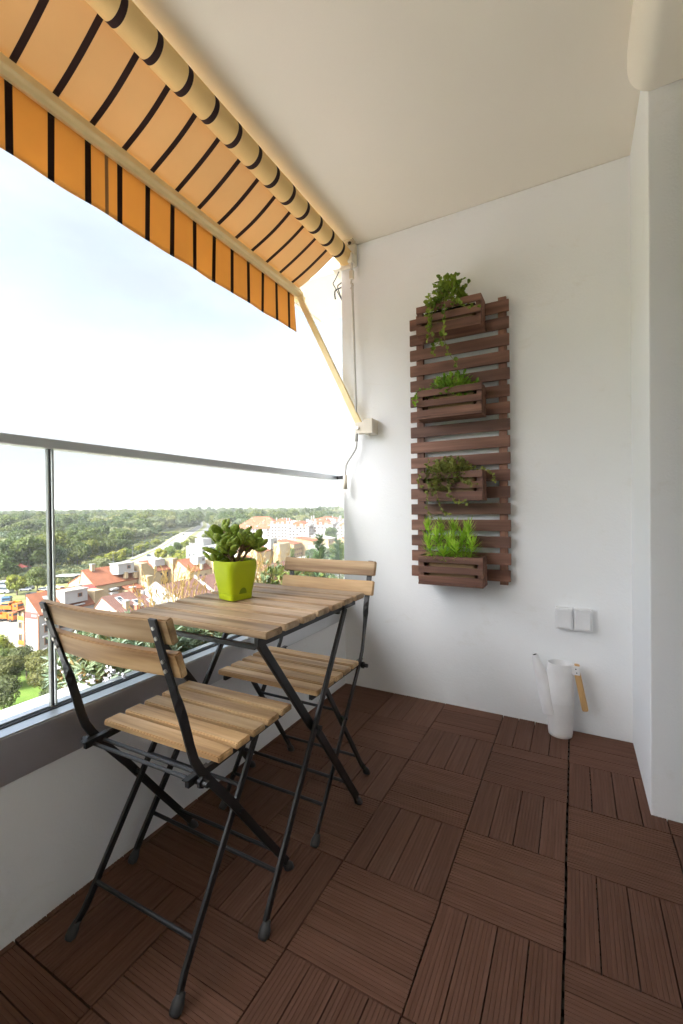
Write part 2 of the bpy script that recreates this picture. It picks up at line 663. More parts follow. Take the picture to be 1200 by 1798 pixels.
# ------------------------------------------------------------------ balcony shell
XL, YE, XR, ZC = -1.2175, 0.2962, 0.2567, 2.656
YB = -3.7            # the other end of the balcony, behind the camera
XO = 0.62            # house front beside the camera

fl = MB().box(XL - 0.02, XO + 0.02, YB - 0.02, YE + 0.02, -0.30, -0.028).build('floor', M['subfloor'])
tag(fl, kind='structure')

# deck tiles: a black grid each, four grooved planks each
T = 0.30
def plank_mesh():
    mb = MB()
    Lh, W, H = (T - 0.003) / 2, (T - 0.002) / 4 - 0.0034, 0.020
    ng = 6
    prof = []
    land = W / (ng + 1)
    gw, gd = 0.0022, 0.0013
    y = -W / 2
    prof.append((y, 0.0))
    for i in range(1, ng + 1):
        yc = -W / 2 + land * i
        prof += [(yc - gw / 2, 0.0), (yc - gw / 4, -gd), (yc + gw / 4, -gd), (yc + gw / 2, 0.0)]
    prof.append((W / 2, 0.0))
    prof += [(W / 2, -H), (-W / 2, -H)]
    mb.prism(prof, -Lh, Lh, 'x')
    me = mb.mesh('plank')
    bm = bmesh.new()
    bm.from_mesh(me)
    bmesh.ops.recalc_face_normals(bm, faces=bm.faces)
    bm.to_mesh(me)
    bm.free()
    me.materials.append(M['deck'])
    return me
PLANK = plank_mesh()
gm = MB()
for k in range(9):
    q = -T / 2 + 0.012 + k * (T - 0.024) / 8
    gm.box(-T / 2 + 0.001, T / 2 - 0.001, q - 0.004, q + 0.004, -0.028, -0.0215)
for k in range(5):
    q = -T / 2 + 0.012 + k * (T - 0.024) / 4
    gm.box(q - 0.004, q + 0.004, -T / 2 + 0.001, T / 2 - 0.001, -0.029, -0.0205)
for k in range(7):      # the clips that join the tiles
    q = -T / 2 + 0.03 + k * 0.04
    gm.box(T / 2 - 0.002, T / 2 + 0.003, q - 0.012, q + 0.012, -0.024, -0.008)
GRID = gm.mesh('deck_tile')
GRID.materials.append(M['plastic_base'])
for a in range(-5, 2):
    for b_ in range(-9, 1):
        x0, y0 = a * T, b_ * T
        ox, oy = (0.0, 0.0) if a < 0 else (0.0022, -0.011)
        if a < 0:
            ox = -0.0005
        if a == 1 and b_ >= 0:
            continue
        tile = link('deck_tile', GRID, fl, (x0 + T / 2 + ox, y0 + T / 2 + oy, 0))
        along_y = (a + b_) % 2 != 0
        for k in range(4):
            q = (-1.5 + k) * (T - 0.002) / 4
            j = rnd.uniform(-0.0008, 0.0008)
            p_ = link('plank', PLANK, tile, (q, j, rnd.uniform(-0.0008, 0.0008)) if along_y else (j, q, rnd.uniform(-0.0008, 0.0008)))
            p_.rotation_euler = (0, 0, (pi / 2 if along_y else 0) + (pi if rnd.random() < 0.5 else 0))

SLAB_X = -1.885
ce = MB().box(XL - 0.02, XO + 0.3, -9.0, YE + 0.19, ZC, ZC + 0.22).build('ceiling', M['ceiling'])
o = MB().prism([(SLAB_X, ZC), (SLAB_X + 0.03, ZC), (SLAB_X + 0.03, ZC + 0.012), (SLAB_X + 0.05, ZC + 0.012), (SLAB_X + 0.05, ZC), (0.9, ZC), (0.9, ZC + 0.22), (SLAB_X, ZC + 0.22)], YE + 0.2, 1.12, 'y').build('neighbour_slab', M['ceiling'])
tag(o, 'pale underside of the next balcony roof beyond the end wall', 'roof slab')
tag(ce, kind='structure')

w = MB().box(XL - 0.004, XO + 0.3, YE, YE + 0.20, -0.30, ZC - 0.001).build('end_wall', M['plaster'], bevel=0.006)
tag(w, 'tall white plastered wall closing the far end of the balcony', 'wall')
w = MB().box(XR, XO + 0.3, -0.233, YE + 0.01, -0.029, ZC - 0.002).build('wall_pier', M['plaster'], bevel=0.004)
tag(w, 'white plastered wall pier stepping forward at the right edge', 'pier')
w = MB().box(XO, XO + 0.29, YB, -0.232, -0.03, ZC - 0.003).build('house_wall', M['plaster'])
tag(w, 'white house wall running along the right side beside the camera', 'wall')
w = MB().box(XL - 0.05, XO + 0.3, YB - 0.19, YB, -0.3, ZC - 0.004).build('back_wall', M['plaster'])
tag(w, 'white plastered wall at the near end behind the viewpoint', 'wall')
w = MB().box(XL - 0.26, XL, YB, YE - 0.001, -0.30, 0.402).build('parapet_wall', M['plaster'])
tag(w, 'low white parapet wall under the steel band on the left', 'wall')
# roller shutter housing over the door side: rounded lower edge
prof = [(0.198, ZC - 0.003)]
for k in range(9):
    th = k / 8 * pi / 2
    prof.append((0.198 + 0.075 * (1 - cos(th)), 2.49 + 0.105 * (1 - sin(th))))
prof += [(XO + 0.1, 2.49), (XO + 0.1, ZC - 0.003)]
o = MB().prism(prof, YB, -0.236, 'y').build('shutter_housing', M['ceiling'])
smooth_by_angle(o, 40)
tag(o, 'rounded white shutter housing under the ceiling at top right', 'housing')
root = thing('door_frame', 'cream door frame edge with dark gap at the upper right', 'door frame', (0.4, -0.6, 0))
MB().box(-0.02, 0.05, -0.26, 0.30, 2.40, 2.489).build('head', M['cream_light'], root)
MB().box(0.052, 0.20, -0.26, 0.30, 0.0, 2.40).build('pane', M['dark_hole'], root)

# ------------------------------------------------------------------ steel band, sill and glass railing
root = thing('steel_parapet_cap', 'brushed steel band and sill capping the white parapet', 'parapet cap', (XL, -1.2, 0.40))
def rel(mb, root):
    l0 = root.location
    mb.v = [(a - l0.x, b - l0.y, c - l0.z) for a, b, c in mb.v]
    return mb
rel(MB().box(XL - 0.012, XL + 0.004, YB, YE - 0.002, 0.400, 0.517), root).build('fascia', M['steel'], root, bevel=0.002)
rel(MB().box(XL - 0.044, XL + 0.002, YB, YE - 0.002, 0.5172, 0.521), root).build('sill', M['steel'], root, bevel=0.001)
rel(MB().box(-1.325, -1.297, YB, YE + 0.3, 0.50, 0.520), root).build('outer_sill', M['steel'], root, bevel=0.001)

root = thing('glass_railing', 'frameless glass railing with slim steel handrail along the open side', 'railing', (-1.285, -1.36, 0.45))
GX0, GX1 = -1.291, -1.279
JY = -1.362
g1 = rel(MB().box(GX0, GX1, YB, JY - 0.006, 0.47, 1.256), root).build('pane', M['glass'], root)
g2 = rel(MB().box(GX0, GX1, JY + 0.006, YE + 0.25, 0.47, 1.256), root).build('pane', M['glass'], root)
for pane, y0, y1 in ((g1, JY - 0.0085, JY - 0.0062), (g2, JY + 0.0062, JY + 0.0085)):
    rel(MB().box(GX0 + 0.0005, GX1 - 0.0005, y0, y1, 0.522, 1.252), root).build('polished_edge', M['glass_edge'], pane)
rel(MB().box(GX0 + 0.003, GX1 - 0.003, JY - 0.002, JY + 0.002, 0.522, 1.252), root).build('joint_strip', M['gasket'], root)
rel(MB().box(-1.297, -1.2616, YB, YE + 0.25, 0.45, 0.514), root).build('channel', M['gasket'], root)
rel(MB().box(-1.2775, -1.2617, YB, YE + 0.2, 0.5142, 0.5235), root).build('gasket', M['gasket'], root, bevel=0.002)
rel(MB().box(-1.306, -1.264, YB, YE - 0.004, 1.2525, 1.2795), root).build('handrail', M['steel'], root, bevel=0.003)
rel(MB().box(-1.300, -1.212, YE - 0.0038, YE + 0.02, 1.256, 1.276), root).build('end_plate', M['gasket'], root)

o = MB().box(-1.48, -1.328, YB - 3, -1.175, 0.20, 0.487).build('outer_ledge', M['ledge'], bevel=0.006)
tag(o, 'white painted ledge just outside the glass railing', 'ledge')
root = thing('planter_trough', 'dark planter trough hung outside the railing under the shrubs', 'planter', (-1.555, -0.1, 0.16))
tm = MB()
tm.box(-0.215, 0.215, -0.90, 1.25, 0, 0.02)
tm.box(-0.215, -0.195, -0.90, 1.25, 0.0202, 0.25)
tm.box(0.195, 0.215, -0.90, 1.25, 0.0202, 0.25)
tm.box(-0.1948, 0.1948, -0.90, -0.88, 0.0202, 0.25)
tm.box(-0.1948, 0.1948, 1.23, 1.25, 0.0202, 0.25)
tm.build('box', M['soil'], root)
MB().box(-0.1946, 0.1946, -0.8798, 1.2298, 0.0204, 0.22).build('soil', M['soil'], root)

# ------------------------------------------------------------------ awning
AR = thing('awning', 'orange and brown striped roll-out awning under the ceiling', 'awning', (0, 0, 2.40))
RX, RZ, RR = -1.165, 2.570, 0.047
YA = -6.5  # awning carried on unseen behind the camera to keep sun off the floor
def rel_aw(mb):
    return rel(mb, AR)
# cloth roll: slight bulges along the length
nseg, nr = 70, 36
vv, ff = [], []
for i in range(nseg + 1):
    y = YA + (YE - 0.045 - YA) * i / nseg
    rr = RR * (1 + 0.006 * sin(i * 1.7))
    for k in range(nr):
        th = 2 * pi * k / nr
        vv.append((RX + rr * cos(th), y, RZ + rr * sin(th)))
for i in range(nseg):
    for k in range(nr):
        a, b_ = i * nr + k, i * nr + (k + 1) % nr
        ff.append((a, b_, b_ + nr, a + nr))
ff += [tuple(range(nr)), tuple(nseg * nr + k for k in range(nr))]
mroll = fabric('striped_cloth_roll', (0.86, 0.60, 0.27), (0.035, 0.018, 0.018), PERIOD, 0.144, 0.022, 0.02)
smooth_by_angle(rel_aw(MB().add(vv, ff)).build('cloth_roll', mroll, AR), 50)
# sheet from roll to bar
BX, BZ = -1.500, 2.435
ns, nw = 150, 12
vv, ff = [], []
x0, z0 = RX - RR * 0.30, RZ + RR * 0.95
for i in range(ns + 1):
    y = YA + 0.02 + (YE - 0.075 - YA - 0.02) * i / ns
    for k in range(nw + 1):
        s_ = k / nw
        x = x0 + (BX + 0.02 - x0) * s_
        z = z0 + (BZ + 0.020 - z0) * s_ - 0.012 * sin(pi * s_) + 0.004 * sin(y * 9 + 2 * s_) * sin(pi * s_)
        vv.append((x, y, z))
for i in range(ns):
    for k in range(nw):
        a = i * (nw + 1) + k
        ff.append((a, a + 1, a + nw + 2, a + nw + 1))
sh = rel_aw(MB().add(vv, ff)).build('canvas_sheet', M['awning'], AR, smooth=True)
sm = sh.modifiers.new('thick', 'SOLIDIFY')
sm.thickness = 0.0012
# hem line sewn along the front of the sheet
# front bar: shaped section
prof = [(BX - 0.026, BZ - 0.028), (BX + 0.012, BZ - 0.036), (BX + 0.018, BZ - 0.020), (BX + 0.030, BZ - 0.014), (BX + 0.030, BZ + 0.012), (BX + 0.006, BZ + 0.026), (BX - 0.026, BZ + 0.026)]
prof = [(x, z) for x, z in prof]
rel_aw(MB().prism(prof, YA, YE - 0.045, 'y')).build('front_bar', M['cream_metal'], AR, bevel=0.003)
rel_aw(MB().prism([(x * 1.0 + (x - BX) * 0.12, z + (z - BZ) * 0.12) for x, z in prof], YE - 0.0448, YE - 0.040, 'y')).build('end_cap', M['cream_light'], AR)
# valance
vv, ff = [], []
nv, nh = 420, 10
for i in range(nv + 1):
    y = YA + 0.02 + (YE - 0.095 - YA - 0.02) * i / nv
    for k in range(nh + 1):
        s_ = k / nh
        wv = 0.003 * s_ * (sin(y * 17) + 0.6 * sin(y * 29 + 1)) + 0.05 * s_ * 0.12 * sin(y * 2.1)
        tail = 0.0 if y < YE - 0.16 else (y - (YE - 0.16)) * 0.25 * s_
        vv.append((BX - 0.006 + wv, y + 0.006 * s_ * sin(y * 6) + tail, BZ - 0.030 - 0.220 * s_))
for i in range(nv):
    for k in range(nh):
        a = i * (nh + 1) + k
        ff.append((a, a + 1, a + nh + 2, a + nh + 1))
va = rel_aw(MB().add(vv, ff)).build('valance', M['valance'], AR, smooth=True)
va.modifiers.new('thick', 'SOLIDIFY').thickness = 0.0012
# arm and its bracket on the end wall
AY = YE - 0.052
rel_aw(MB().beam((-1.072, AY, 1.548), (BX + 0.010, AY, BZ - 0.030), 0.022, 0.036, (0, 1, 0))).build('arm', M['cream_metal'], AR, bevel=0.003)
rel_aw(MB().box(BX - 0.020, BX + 0.045, AY - 0.020, AY + 0.012, BZ - 0.050, BZ - 0.0285)).build('arm_joint', M['cream_metal'], AR, bevel=0.003)
br = rel_aw(MB().box(-1.045, -0.985, YE - 0.085, YE - 0.001, 1.505, 1.590)).build('wall_bracket', M['cream_light'], AR, bevel=0.004)
for fy in (YE - 0.078, YE - 0.034):
    rel_aw(MB().box(-1.095, -1.0452, fy, fy + 0.006, 1.512, 1.575)).build('fork_plate', M['cream_light'], br)
rel_aw(MB().tube([(-1.078, YE - 0.092, 1.542), (-1.078, YE - 0.020, 1.542)], 0.008, 10)).build('bolt', M['rivet'], br)
rel_aw(MB().tube([(-1.02, YE - 0.05, 1.494), (-1.02, YE - 0.05, 1.506)], 0.005, 8)).build('screw', M['rivet'], br)
# roller end bracket at the ceiling corner
eb = rel_aw(MB().box(-1.222, -1.108, YE - 0.030, YE - 0.001, 2.520, 2.652)).build('end_bracket', M['cream_light'], AR, bevel=0.008)
rel_aw(MB().box(-1.200, -1.105, YE - 0.075, YE - 0.0302, 2.648, 2.6545)).build('ceiling_tab', M['cream_light'], eb)
rel_aw(MB().tube([(-1.135, YE - 0.052, 2.640), (-1.135, YE - 0.052, 2.648)], 0.010, 10)).build('bolt', M['gasket'], eb)
rel_aw(MB().box(-1.140, -1.108, YE - 0.075, YE - 0.0304, 2.520, 2.575)).build('gear_box', M['cream_light'], eb, bevel=0.005)

root = thing('awning_crank', 'grey awning crank rod hanging down the wall edge beside the handrail', 'crank', (-1.12, YE - 0.055, 1.18))
cyy = YE - 0.055
rel(MB().tube([(-1.121, cyy, 2.535), (-1.121, cyy, 2.460)], 0.007, 8), root).build('gear_pin', M['rivet'], root)
rel(MB().box(-1.134, -1.108, cyy - 0.011, cyy + 0.011, 2.425, 2.476), root).build('gear_eye', M['cream_light'], root, bevel=0.004)
rel(MB().tube([(-1.121, cyy, 2.430), (-1.128, cyy, 2.405), (-1.112, cyy, 2.388), (-1.130, cyy, 2.372)], 0.005, 8), root).build('hook', M['rivet'], root)
pts = [(-1.118, cyy, 2.40), (-1.110, cyy, 2.0), (-1.100, cyy, 1.565)]
rel(MB().tube(pts, 0.0075, 10), root).build('rod', M['crank'], root, smooth=True)
rel(MB().tube([(-1.100, cyy, 1.570), (-1.102, cyy, 1.470)], 0.0105, 10), root).build('upper_grip', M['crank'], root, smooth=True)
pts = [(-1.102, cyy, 1.472), (-1.103, cyy, 1.440), (-1.110, cyy, 1.420), (-1.160, cyy, 1.355), (-1.174, cyy, 1.330), (-1.178, cyy, 1.290), (-1.178, cyy, 1.262)]
rel(MB().tube(pts, 0.0065, 10), root).build('bent_rod', M['crank'], root, smooth=True)
rel(MB().tube([(-1.178, cyy, 1.275), (-1.180, cyy, 1.190)], 0.0125, 12), root).build('handle', M['cream_light'], root, smooth=True)

cabm = MB()
for j, (dx, r_) in enumerate(((0, 0.005), (0.02, 0.0035), (-0.015, 0.003))):
    pts = []
    for k in range(15):
        s_ = k / 14
        pts.append((-1.262 + dx + 0.035 * sin(s_ * 5 + j), YE + 0.08 + 0.03 * cos(s_ * 4 + j), 2.60 - 0.21 * s_ + 0.02 * sin(s_ * 9 + j)))
    cabm.tube(pts, r_, 6)
o = cabm.build('cable', M['gasket'])
tag(o, 'loose black cables dangling behind the awning roll at the wall edge', 'cable')
o = MB().box(-1.30, -1.222, YE + 0.02, YE + 0.30, 2.56, 2.655).build('junction_box', M['cream_light'], bevel=0.004)
tag(o, 'cream box under the outer soffit beside the loose cables', 'box')

# ------------------------------------------------------------------ folding chairs
def shared_slat(name, L_, W_, H_, mat, bow=0.0, seg=1, bev=0.003):
    """a plank along local X, centred, bevelled in the mesh"""
    bm = bmesh.new()
    bmesh.ops.create_cube(bm, size=1.0)
    for v in bm.verts:
        v.co = Vector((v.co.x * L_, v.co.y * W_, v.co.z * H_))
    if seg > 1:
        ed = [e for e in bm.edges if abs((e.verts[0].co - e.verts[1].co).x) > L_ * 0.9]
        bmesh.ops.subdivide_edges(bm, edges=ed, cuts=seg - 1)
    bmesh.ops.bevel(bm, geom=[e for e in bm.edges if e.calc_face_angle(0) > 0.7], offset=bev, segments=2, affect='EDGES')
    for v in bm.verts:
        v.co.y += bow * (1 - (2 * v.co.x / L_) ** 2)
    me = bpy.data.meshes.new(name)
    bm.to_mesh(me)
    bm.free()
    me.materials.append(mat)
    return me

def foot(root, p, d):
    """plastic shoe: tip on the floor at p, leg rising along d"""
    p, d = Vector(p), Vector(d).normalized()
    sd_ = Vector((1, 0, 0))
    n_ = sd_.cross(d).normalized()
    mb = MB()
    secs = [(-0.002, 0.0115, 0.0095), (0.004, 0.0125, 0.012), (0.018, 0.0125, 0.0125), (0.028, 0.0095, 0.009), (0.036, 0.0085, 0.0075)]
    vv, ff = [], []
    for h, a, b_ in secs:
        for k in range(8):
            th = 2 * pi * (k + 0.5) / 8
            q = p + d * h + sd_ * (a * 1.15 * cos(th)) + n_ * (b_ * 1.15 * sin(th))
            q.z = max(q.z, 0.0006)
            vv.append(q)
    for i in range(len(secs) - 1):
        for k in range(8):
            a, b_ = i * 8 + k, i * 8 + (k + 1) % 8
            ff.append((a, b_, b_ + 8, a + 8))
    ff += [tuple(range(8)), tuple(4 * 8 + k for k in range(8))]
    mb.add(vv, ff)
    o_ = mb.build('foot_cap', M['rubber'], root, smooth=True)
    return o_

SEAT_SLAT = shared_slat('seat_slat', 0.418, 0.0505, 0.017, M['chair_wood'])
BACK_SLAT = shared_slat('back_slat', 0.442, 0.017, 0.058, M['chair_wood'], bow=-0.010, seg=8)

def make_chair():
    root = thing('folding_chair', 'folding chair', 'chair')
    for k in range(5):
        link('seat_slat', SEAT_SLAT, root, (0, -0.074 + k * 0.0645, 0.4885))
    tilt = atan2(0.028, 0.093)
    for z_, nm in ((0.829, 'back_slat'), (0.753, 'back_slat')):
        y_ = -0.234 - (z_ - 0.759) * 0.30 + 0.016
        o_ = link('back_slat', BACK_SLAT, root, (0, y_, z_))
        o_.rotation_euler = (tilt, 0, 0)
    prof_ = [(-0.264, 0.857), (-0.250, 0.812), (-0.234, 0.759), (-0.216, 0.705), (-0.208, 0.680), (-0.200, 0.655), (-0.193, 0.630), (-0.182, 0.590), (-0.172, 0.552), (-0.160, 0.515), (-0.142, 0.484), (-0.110, 0.440), (-0.036, 0.345), (0.060, 0.212), (0.195, 0.030)]
    tw = [0, 0, 0, 0, 0.12, 0.5, 0.88, 1, 1, 1, 1, 1, 1, 1, 1]
    for s_ in (-1, 1):
        pts, wd = [], []
        for (y_, z_), t_ in zip(prof_, tw):
            pts.append((s_ * (0.190 + 0.004 * t_), y_, z_))
            a = t_ * pi / 2
            wd.append((cos(a), sin(a) * 0.85, sin(a) * 0.5))
        u_ = MB().ribbon(pts, wd, 0.021, 0.0065).build('upright', M['black_metal'], root, bevel=0.001)
        foot(u_, (s_ * 0.193, 0.213, 0.0), (0, -0.165, 0.18))
        for z_ in (0.838, 0.815, 0.763, 0.741):
            y_ = -0.234 - (z_ - 0.759) * 0.30 - 0.004
            MB().tube([(s_ * 0.190, y_ - 0.0025, z_ - 0.001), (s_ * 0.190, y_ + 0.003, z_)], 0.0042, 10).build('rivet', M['rivet'], u_)
        lg = MB().ribbon([(s_ * 0.182, -0.200, 0.026), (s_ * 0.176, -0.180, 0.052), (s_ * 0.170, 0.105, 0.480)], [(1, 0, 0)] * 3, 0.010, 0.019).build('leg', M['black_metal'], root, bevel=0.003)
        foot(lg, (s_ * 0.184, -0.216, 0.0), (0, 0.13, 0.19))
        MB().beam((s_ * 0.181, -0.172, 0.466), (s_ * 0.181, 0.205, 0.4705), 0.012, 0.016).build('seat_rail', M['black_metal'], root, bevel=0.001)
        MB().box(s_ * 0.181 - 0.008, s_ * 0.181 + 0.008, -0.178, -0.105, 0.4755, 0.4785).build('seat_rail_plate', M['black_metal'], root)
        MB().tube([(s_ * 0.165, -0.012, 0.313), (s_ * 0.203, -0.012, 0.313)], 0.006, 8).build('pivot', M['black_metal'], root)
        bo = MB().tube([(s_ * 0.185, -0.148, 0.464), (s_ * 0.222, -0.148, 0.464)], 0.0075, 10).build('hinge_bolt', M['black_metal'], root)
        MB().tube([(s_ * 0.199, -0.148, 0.464), (s_ * 0.207, -0.148, 0.464)], 0.013, 6).build('nut', M['black_metal'], bo)
    MB().tube([(-0.186, -0.150, 0.463), (0.186, -0.150, 0.463)], 0.0048, 8).build('hinge_rod', M['black_metal'], root)
    MB().tube([(-0.178, -0.122, 0.461), (0.178, -0.122, 0.461)], 0.0048, 8).build('hinge_rod', M['black_metal'], root)
    MB().tube([(-0.170, 0.020, 0.352), (0.170, 0.020, 0.352)], 0.005, 8).build('stretcher', M['black_metal'], root)
    MB().tube([(-0.176, -0.150, 0.098), (0.176, -0.150, 0.098)], 0.0055, 8).build('stretcher', M['black_metal'], root)
    MB().tube([(-0.192, 0.148, 0.094), (0.192, 0.148, 0.094)], 0.0055, 8).build('stretcher', M['black_metal'], root)
    return root

ch1 = make_chair()
ch2 = copy_tree(ch1)
ch1.location = (-0.918, -1.212, 0)
ch1.rotation_euler = (0, 0, radians(1.4))
tag(ch1, 'slatted wooden folding chair nearest the viewer, its back turned to us', 'chair', 'folding chairs at the table')
ch2.location = (-0.903, -0.684, 0)
ch2.rotation_euler = (0, 0, radians(180.5))
tag(ch2, 'slatted wooden folding chair beyond the table by the end wall, facing us', 'chair', 'folding chairs at the table')

# ------------------------------------------------------------------ folding table
TX, TY, TZ = -0.918, -0.905, 0.766
root = thing('folding_table', 'small folding table with seven wooden slats and black crossed legs', 'table', (TX, TY, 0))
TS = shared_slat('table_slat', 0.528, 0.0685, 0.019, M['table_wood'])
for k in range(7):
    o_ = link('table_slat', TS, root, (rnd.uniform(-0.002, 0.002), -0.253 + k * 0.0843, TZ - 0.0095))
    o_.rotation_euler = (0, 0, pi if k % 2 else 0)
for s_ in (-1, 1):
    MB().box(s_ * 0.222 - 0.007, s_ * 0.222 + 0.007, -0.275, 0.285, TZ - 0.047, TZ - 0.0195).build('frame_rail', M['black_metal'], root, bevel=0.001)
    l1 = MB().ribbon([(s_ * 0.250, -0.285, 0.03), (s_ * 0.250, -0.27, 0.055), (s_ * 0.236, 0.190, TZ - 0.040)], [(1, 0, 0)] * 3, 0.011, 0.021).build('leg', M['black_metal'], root, bevel=0.003)
    foot(l1, (s_ * 0.252, -0.300, 0), (0, 0.13, 0.20))
    l2 = MB().ribbon([(s_ * 0.246, 0.245, 0.03), (s_ * 0.246, 0.23, 0.052), (s_ * 0.240, -0.005, 0.38), (s_ * 0.226, -0.030, 0.415), (s_ * 0.222, -0.262, TZ - 0.040)], [(1, 0, 0)] * 5, 0.012, 0.026).build('leg', M['black_metal'], root, bevel=0.003)
    foot(l2, (s_ * 0.247, 0.262, 0), (0, -0.14, 0.20))
    MB().tube([(s_ * 0.222, -0.022, 0.405), (s_ * 0.262, -0.022, 0.405)], 0.0075, 8).build('pivot', M['black_metal'], root)
MB().prism([(-0.222, TZ - 0.0475), (0.222, TZ - 0.0475), (0.205, TZ - 0.060), (-0.205, TZ - 0.060)], -0.262, -0.250, 'y').build('cross_bar', M['black_metal'], root)
MB().box(-0.215, 0.215, 0.180, 0.192, TZ - 0.062, TZ - 0.0478).build('cross_bar', M['black_metal'], root)
MB().tube([(-0.248, -0.222, 0.105), (0.248, -0.222, 0.105)], 0.0058, 8).build('stretcher', M['black_metal'], root)
MB().tube([(-0.243, 0.182, 0.118), (0.243, 0.182, 0.118)], 0.0058, 8).build('stretcher', M['black_metal'], root)

# ------------------------------------------------------------------ lime pot with jade plant
PX, PY, PZ = -1.013, -0.905, TZ + 0.0006
root = thing('plant_pot', 'lime green plastic plant pot standing on the folding table', 'pot', (PX, PY, PZ), radians(-14))
def sq_ring(a, z, p_, n=48):
    out = []
    for k in range(n):
        th = 2 * pi * k / n
        c_, s_ = cos(th), sin(th)
        r_ = a / ((abs(c_) ** p_ + abs(s_) ** p_) ** (1 / p_))
        out.append((r_ * c_, r_ * s_, z))
    return out
def loft(rings):
    n = len(rings[0])
    vv = [q for r_ in rings for q in r_]
    ff = []
    for i in range(len(rings) - 1):
        for k in range(n):
            a, b_ = i * n + k, i * n + (k + 1) % n
            ff.append((a, b_, b_ + n, a + n))
    ff += [tuple(range(n)), tuple((len(rings) - 1) * n + k for k in range(n))]
    return vv, ff
rings = []
for s_ in [0, .1, .25, .4, .55, .7, .82, .92, .97, 1.0]:
    rings.append(sq_ring(0.0445 + 0.0205 * s_, 0.0215 + 0.1135 * s_, 7.5 - 4.6 * s_ ** 2.2))
rings += [sq_ring(0.0635, 0.1355, 2.9), sq_ring(0.061, 0.1345, 2.9), sq_ring(0.058, 0.112, 3.0)]
pot = MB().add(*loft(rings)).build('pot_wall', M['lime'], root)
smooth_by_angle(pot, 45)
rings = [sq_ring(0.041, 0.0, 6.5), sq_ring(0.0435, 0.002, 6.8), sq_ring(0.0452, 0.0195, 7.0), sq_ring(0.0440, 0.0205, 7.0)]
smooth_by_angle(MB().add(*loft(rings)).build('saucer', M['lime'], root), 45)
nt_ = MB()
pts = [(0.0478, 0.0)]
arc = [(0.0 + 0.015 * cos(pi * k / 10), 0.0225 + 0.021 * sin(pi * k / 10)) for k in range(11)]
def wall_x(z):
    return 0.0445 + 0.0205 * (z - 0.0215) / 0.1135 + 0.0006
vv = [(wall_x(z), y, z) for y, z in arc] + [(wall_x(z) - 0.004, y, z) for y, z in arc]
ff = [tuple(range(11)), tuple(reversed(range(11, 22)))] + [(i, i + 1, i + 12, i + 11) for i in range(10)] + [(0, 11, 21, 10)]
MB().add(vv, ff).build('filler_notch', M['lime_dark'], pot)
MB().lathe([(0.0, 0.108), (0.052, 0.110)], (0, 0, 0), 24, cap0=False, cap1=False).build('soil', M['soil'], root)

def jade_leaf_mesh():
    bm = bmesh.new()
    bmesh.ops.create_uvsphere(bm, u_segments=10, v_segments=7, radius=1.0)
    for v in bm.verts:
        x, y, z = v.co
        t_ = (x + 1) / 2
        wdt = 0.62 * (0.35 + 0.65 * sin(min(1, t_ * 1.05) * pi * 0.62))
        v.co = Vector((t_, y * wdt * 0.62, z * 0.13 + 0.10 * t_ * t_))
    me = bpy.data.meshes.new('leaf')
    bm.to_mesh(me)
    bm.free()
    for p_ in me.polygons:
        p_.use_smooth = True
    me.materials.append(M['jade'])
    return me
JL = jade_leaf_mesh()
jr = random.Random(5)
root = thing('jade_plant', 'jade plant with thick oval leaves growing in the lime green pot', 'plant', (PX - 0.012, PY - 0.006, PZ + 0.105))
root.scale = (1.1, 1.1, 1.14)
def aim(o_, d, roll=0.0):
    q = Vector(d).normalized().to_track_quat('X', 'Z')
    o_.rotation_mode = 'QUATERNION'
    o_.rotation_quaternion = q @ Matrix.Rotation(roll, 3, 'X').to_quaternion()
stems = [((0.0, 0.0), (-0.006, 0.004, 0.105), 0.0085), ((0.006, 0.01), (-0.040, -0.012, 0.088), 0.006), ((0.004, -0.006), (0.045, 0.020, 0.080), 0.0075), ((0.008, 0.004), (0.062, 0.045, 0.072), 0.005), ((-0.012, 0.012), (-0.050, 0.03, 0.060), 0.0045), ((0.01, -0.012), (0.022, -0.03, 0.062), 0.0045), ((-0.025, -0.015), (-0.052, -0.020, 0.028), 0.004), ((-0.01, 0.02), (0.02, 0.045, 0.075), 0.005)]
for (bx, by), tip, r_ in stems:
    tip = Vector(tip)
    base = Vector((bx, by, 0.0))
    pts = []
    for k in range(6):
        s_ = k / 5
        pts.append(base.lerp(tip, s_) + Vector((0.006 * sin(s_ * 4 + bx * 90), 0.005 * cos(s_ * 5 + by * 70), 0)))
    MB().tube(pts, r_, 8, r1=r_ * 0.55).build('stem', M['jade_stem'], root, smooth=True)
    ends = [tip]
    for j in range(2 if r_ > 0.0045 else 1):
        s_ = jr.uniform(0.5, 0.85)
        d = Vector((jr.uniform(-1, 1), jr.uniform(-1, 1), jr.uniform(0.4, 1.0))).normalized() * jr.uniform(0.025, 0.042)
        q = base.lerp(tip, s_)
        MB().tube([q, q + d * 0.6, q + d], r_ * 0.5, 6, r1=r_ * 0.3).build('stem', M['jade_stem'], root, smooth=True)
        ends.append(q + d)
    for e in ends:
        n_l = jr.randint(4, 6)
        for k in range(n_l):
            th = 2 * pi * k / n_l * 1.62 + jr.uniform(-0.4, 0.4)
            el = jr.uniform(0.05, 1.15)
            d = Vector((cos(th) * cos(el), sin(th) * cos(el), sin(el)))
            lf = link('leaf', JL, root, e - Vector((0, 0, jr.uniform(0, 0.016))) + d * 0.003)
            sc = jr.uniform(0.040, 0.062)
            lf.scale = (sc, sc * jr.uniform(0.62, 0.85), sc)
            aim(lf, d, jr.uniform(-0.7, 0.7))

